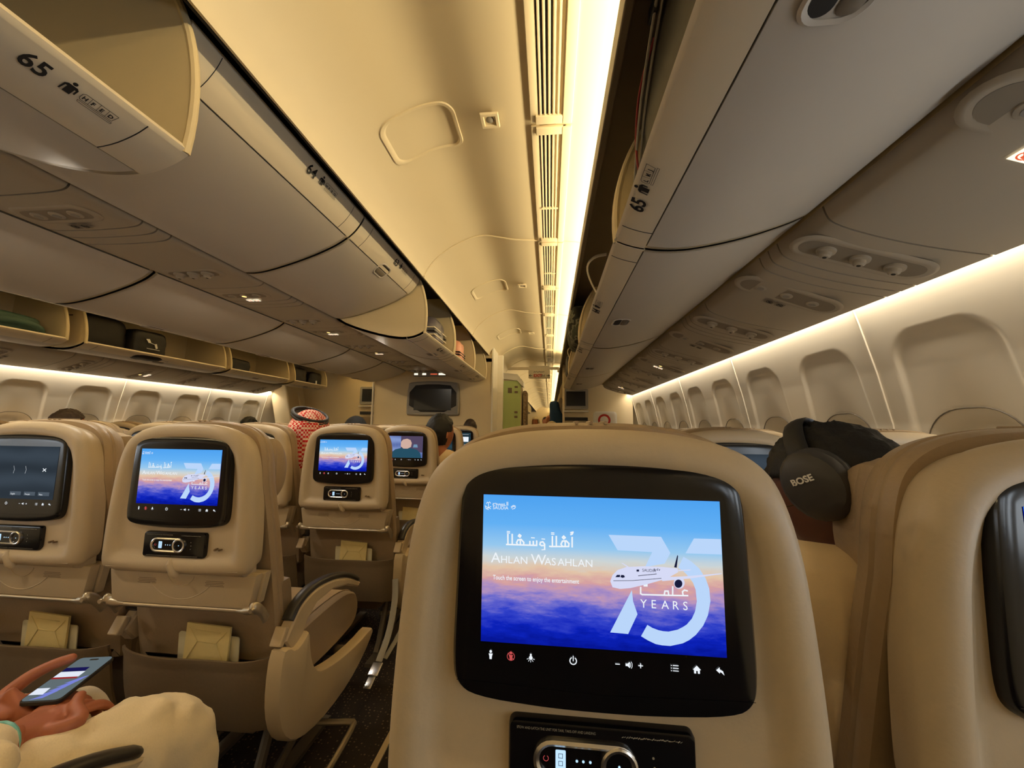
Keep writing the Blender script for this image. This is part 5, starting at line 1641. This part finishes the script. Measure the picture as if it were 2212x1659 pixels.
# hands as a finer surface
HH = {'r0': (V(0.818, 0.585, 0.630), (.032, .028)), 'l0': (V(0.613, 0.625, 0.633), (.034, .028))}
hc = []
hand_chain('R', V(0.806, 0.630, 0.626), Vector((-.12, .98, -.06)), Vector((-1, -.2, .15)), Vector((.1, .0, 1)), (.35, .5, .6, .7), (.008, .55, .8, .25, .8, .55, .1), HH, hc, 'r0')
hand_chain('L', V(0.666, 0.662, 0.628), Vector((.75, .62, -.10)), Vector((.62, -.75, .0)) , Vector((.1, .0, 1)), (.25, .3, .35, .4), (.022, .8, -.5, .35, 1.0, -.2, .25), HH, hc, 'l0')
hm = skin_body(hc, HH, .0030, smooth=1)
bm = bmesh.new(); bm.from_mesh(arm); bm.from_mesh(hm); me = bpy.data.meshes.new('body'); bm.to_mesh(me); bm.free(); me.shade_smooth(); me.materials.append(mat('skin_hand', sr(170, 100, 68), .5, noise_s=90, noise_a=.08, bump=.25)); part('body', me, t)
H2 = {k: (p, tuple(q + .016 for q in r) if isinstance(r, tuple) else r + .018) for k, (p, r) in H.items()}
H2['kr'] = (V(.905, .84, .470), .082); H2['ar'] = (V(.90, .82, .16), .072); H2['mr'] = (V(.84, .62, .525), .095); H2['tr'] = (V(.80, .42, .53), .11)
H2['kl'] = (V(.66, .82, .48), .078); H2['al'] = (V(.60, .82, .16), .07); H2['ml'] = (V(.62, .62, .52), .09)
H2['wr'] = (V(0.838, 0.560, 0.643), (.050, .045)); H2['wl'] = (V(0.573, 0.605, 0.628), (.050, .042)); H2['er'] = (V(.93, .42, .665), .068)
c2 = [['hip', 'ab', 'c'], ['c', 'sr', 'er', 'wr'], ['c', 'sl', 'el', 'wl'], ['hip', 'tr', 'mr', 'kr', 'ar'], ['hip', 'tl', 'ml', 'kl', 'al']]
cl = skin_body(c2, H2, .010)
for v in cl.vertices:      # soft folds
    n = noise.fractal(Vector((v.co.x * 7, v.co.y * 7, v.co.z * 3)), 1, 2, 3)
    w = math.sin((v.co.x * .9 + v.co.y * .25 + v.co.z * .3) * 55 + n * 6) * .0045 + n * .008 + abs(math.sin((v.co.x - v.co.z * .5) * 38 + n * 4)) * .004
    v.co += v.normal * w
cl.materials.clear(); cl.materials.append(M['cloth_w']); cl.shade_smooth(); part('clothing', cl, t)
mb = MB()
mb.tube([tuple(V(0.811, 0.607, 0.630) + Vector((math.cos(R(a)) * .037, math.sin(R(a)) * .008, math.sin(R(a)) * .031))) for a in range(0, 361, 18)], .005, 8); mb.build('bracelet', mat('bracelet', sr(120, 190, 180), .3), t)
hm2 = hair_mesh(mh, low=-.5, seed=30); hm2.materials.append(M['hair']); part('hair', hm2, t)

t = empty('smartphone', tuple(PC + o0)); tag(t, 'smartphone with a lit screen held at bottom left', 'phone')
FNP = lambda u, v, d: tuple(pr * u + pu * v + pn * d)
mb = MB(); pillow(mb, rrect(.036, -.075, .075, .011, 6), [(.0015, .004), (0, .0025), (0, -.0025), (.0015, -.004)], FNP); mb.build('phone_case', M['blackm'], t)
mb = MB(); poly(mb, rrect(.0335, -.0725, .0725, .009, 6), FNP, .0043)
mb.build('phone_screen', ui_mat('phone_picture', sr(96, 108, 112), sr(150, 158, 165), 1.0, 2), t, smooth=False)
mb = MB()
poly(mb, rrect(.009, .060, .066, .003, 4), FNP, .0045)
mb.mi = 1; poly(mb, [(-.033, .020), (.012, .020), (.012, .034), (-.033, .034)], FNP, .0045)
mb.mi = 2; poly(mb, [(-.033, .0), (.014, .0), (.014, .019), (-.033, .019)], FNP, .0046); poly(mb, [(-.033, -.055), (-.008, -.055), (-.010, -.035), (-.033, -.035)], FNP, .0046)
mb.mi = 3; poly(mb, [(-.033, -.006), (.014, -.006), (.014, .0), (-.033, .0)], FNP, .0046)
mb.mi = 4
for k in range(5): poly(mb, [(-.02 + k * .006, -.07 + k * .012), (.0 + k * .006, -.066 + k * .012), (.012 + k * .005, -.045 + k * .012), (.004 + k * .005, -.05 + k * .012)], FNP, .0045)
mb.build('phone_graphics', [M['ink'], emis('ph_navy', sr(24, 22, 80), 1), emis('ph_white', sr(225, 232, 245), 1), emis('ph_red', sr(150, 40, 40), 1), emis('ph_blue', sr(120, 130, 215), 1)], t, smooth=False)

# ------------------------------------------------------------------ luggage
def soft_case(name, c, sz, m, label, cat, group, rz=0, rx=0, handle=True, bands=(), bm_=.22, mark=None, seed=0):
    t = empty(name, c); t.rotation_euler = (R(rx), 0, R(rz)); tag(t, label, cat, group)
    bm = bmesh.new(); bmesh.ops.create_cube(bm, size=1)
    bmesh.ops.subdivide_edges(bm, edges=bm.edges, cuts=9, use_grid_fill=True)
    for v in bm.verts:
        p = v.co * 2; e = 5.0
        l = (abs(p.x) ** e + abs(p.y) ** e + abs(p.z) ** e) ** (1 / e)
        q = p / l
        n = noise.noise(q * 2.2 + Vector((seed, 0, 0))) * .06
        v.co = Vector((q.x * sz[0] / 2, q.y * sz[1] / 2, q.z * sz[2] / 2)) * (1 + n * bm_ * 3)
    me = bpy.data.meshes.new(name); bm.to_mesh(me); bm.free(); me.shade_smooth(); me.materials.append(m); part('bag_body', me, t)
    for z, mm in bands:
        mb = MB(); mb.box((0, 0, z * sz[2] / 2), (sz[0] * 1.015, sz[1] * 1.015, .012), bev=.004); mb.build('zip_band', mm, t)
    if handle:
        mb = MB(); mb.tube([(-.06 * sz[0] / .3, -sz[1] / 2, sz[2] * .3), (-.05, -sz[1] / 2 - .02, sz[2] * .36), (.05, -sz[1] / 2 - .02, sz[2] * .36), (.06 * sz[0] / .3, -sz[1] / 2, sz[2] * .3)], .008, 8); mb.build('handle', M['blackm'], t)
        mb = MB(); mb.box((0, 0, -sz[2] * .1), (sz[0] * .75, sz[1] * 1.03, sz[2] * .42), bev=.02); mb.build('front_pocket', m, t)
    if mark: mark(t, sz)
    return t


def cat_mark(t, sz):      # leaping shape with a word under it, facing the camera side
    mb = MB(); X = sz[0] / 2 + .012
    FY = lambda u, v, d: (X, u, v)
    poly(mb, [(-.075, .045), (-.045, .05), (-.028, .02), (-.05, .012), (-.062, .03)], FY, 0); poly(mb, [(.0, .012), (.022, .018), (.035, -.022), (.018, -.03)], FY, 0); stroke(mb, [(-.04, .018), (.01, .008)], .005, FY, 0)
    for k in range(9): stroke(mb, [(-.06 + k * .013, -.038), (-.052 + k * .013, -.038)], .005, FY, 0)
    mb.build('white_mark', M['white_em'], t, smooth=False)


blk = mat('black_nylon', (.010, .009, .009), .5, noise_s=40, noise_a=.3, bump=.4)
# far left bins, shelf height about 1.75
gB = 'bags in the far left overhead bins'
t = soft_case('duffel_bag', (-2.12, 2.16, 1.845), (.30, .46, .16), M['tealcloth'], 'dark green padded bag at the left end of the far left bins', 'bag', gB, handle=False, seed=2)
mb = MB(); mb.tube(chaikin([(.10, -.18, -.05), (.17, .0, .02), (.19, .17, .0), (.16, .22, -.05), (.10, .20, -.07)], 2, False), [(.022, .010)] * 26, 8, flat=(0, 0, 1)); mb.build('strap', M['tealcloth'], t)
soft_case('backpack', (-2.12, 2.80, 1.90), (.26, .34, .32), blk, 'plain black backpack left of the one with the white mark', 'backpack', gB, seed=4)
soft_case('backpack', (-2.06, 3.12, 1.875), (.26, .30, .27), blk, 'black backpack with a white leaping mark in the far left bin', 'backpack', gB, seed=5, mark=cat_mark, handle=False)
soft_case('shoulder_bag', (-2.10, 4.20, 1.845), (.24, .34, .20), blk, 'small shiny black bag alone in a far left bin', 'bag', gB, seed=6)
soft_case('trolley_bag', (-2.10, 5.30, 1.88), (.26, .34, .26), blk, 'black trolley bag, left of two at the end of the far left bins', 'bag', gB, seed=7)
t = soft_case('trolley_bag', (-2.10, 5.70, 1.87), (.26, .30, .25), blk, 'black trolley bag with a white tag, farthest in the far left bins', 'bag', gB, seed=8)
mb = MB(); mb.box((.14, -.04, -.06), (.004, .03, .09)); mb.build('paper_tag', M['white_em'], t)
# centre bins
gc2 = 'cases in the centre overhead bins'
soft_case('suitcase', (.62, 3.02, 1.93), (.40, .34, .25), M['greycase'], 'dark grey striped suitcase in the open centre bin', 'suitcase', gc2, bands=((-.35, M['strip']), (-.12, M['blackm']), (.1, M['strip'])), seed=9)
soft_case('suitcase', (.62, 3.82, 1.925), (.40, .26, .25), M['pinkcase'], 'pink suitcase with a black band in the open centre bin', 'suitcase', gc2, bands=((-.3, M['blackm']), (-.1, M['blackm'])), seed=10)
soft_case('carrier_bag', (.66, 4.72, 2.02), (.2, .16, .26), M['white'], 'white bag sticking up in the last centre bin', 'bag', gc2, handle=False, seed=11)
# right bins
gr = 'bags in the right overhead bins'
t = soft_case('backpack', (2.13, .62, 1.955), (.34, .95, .40), blk, 'large black backpack with red piping in the nearest right bin', 'backpack', gr, handle=False, seed=12, bm_=.3)
mb = MB()
for dx in (0, .012): mb.tube(chaikin([(-.17 + dx, -.44, .20), (-.185 + dx, -.15, .18), (-.185 + dx, .10, .12), (-.18 + dx, .30, .02), (-.17 + dx, .42, -.12)], 2, False), .0035, 6)
mb.build('shoulder_strap', M['grey'], t)
mb = MB(); mb.tube(chaikin([(-.165, .20, .12), (-.18, .30, .08), (-.178, .36, -.02), (-.17, .35, -.14)], 2, False), .003, 6); mb.build('red_piping', mat('red_piping', sr(140, 30, 40), .6), t)
mb = MB(); mb.box((-.183, .14, .12), (.012, .05, .03), Euler((R(20), 0, 0)), .003); mb.build('strap_buckle', M['blackm'], t)
soft_case('backpack', (2.02, 3.0, 1.94), (.30, .50, .30), M['camo'], 'camouflage backpack bulging out of a right overhead bin', 'backpack', gr, handle=True, seed=13, bm_=.6)
soft_case('shoulder_bag', (2.06, 4.65, 1.91), (.28, .45, .28), blk, 'black bag at the far end of the right overhead bins', 'bag', gr, seed=14, bm_=.5)
for y in (1.98, 4.30):
    t = empty('bin_strap', (1.99, y, 1.96)); tag(t, 'cream curved bag strap standing up in the right bins, %s one' % ('nearer' if y < 3 else 'farther'), 'strap', 'cream straps in the right bins')
    mb = MB(); mb.tube(chaikin([(.02, .10, -.10), (-.05, .08, .02), (-.07, .04, .09), (-.03, .0, .12), (.03, -.02, .12)], 2, False), [(.014, .004)] * 20, 8, flat=(0, 1, 0)); mb.build('strap_band', M['strip'], t)
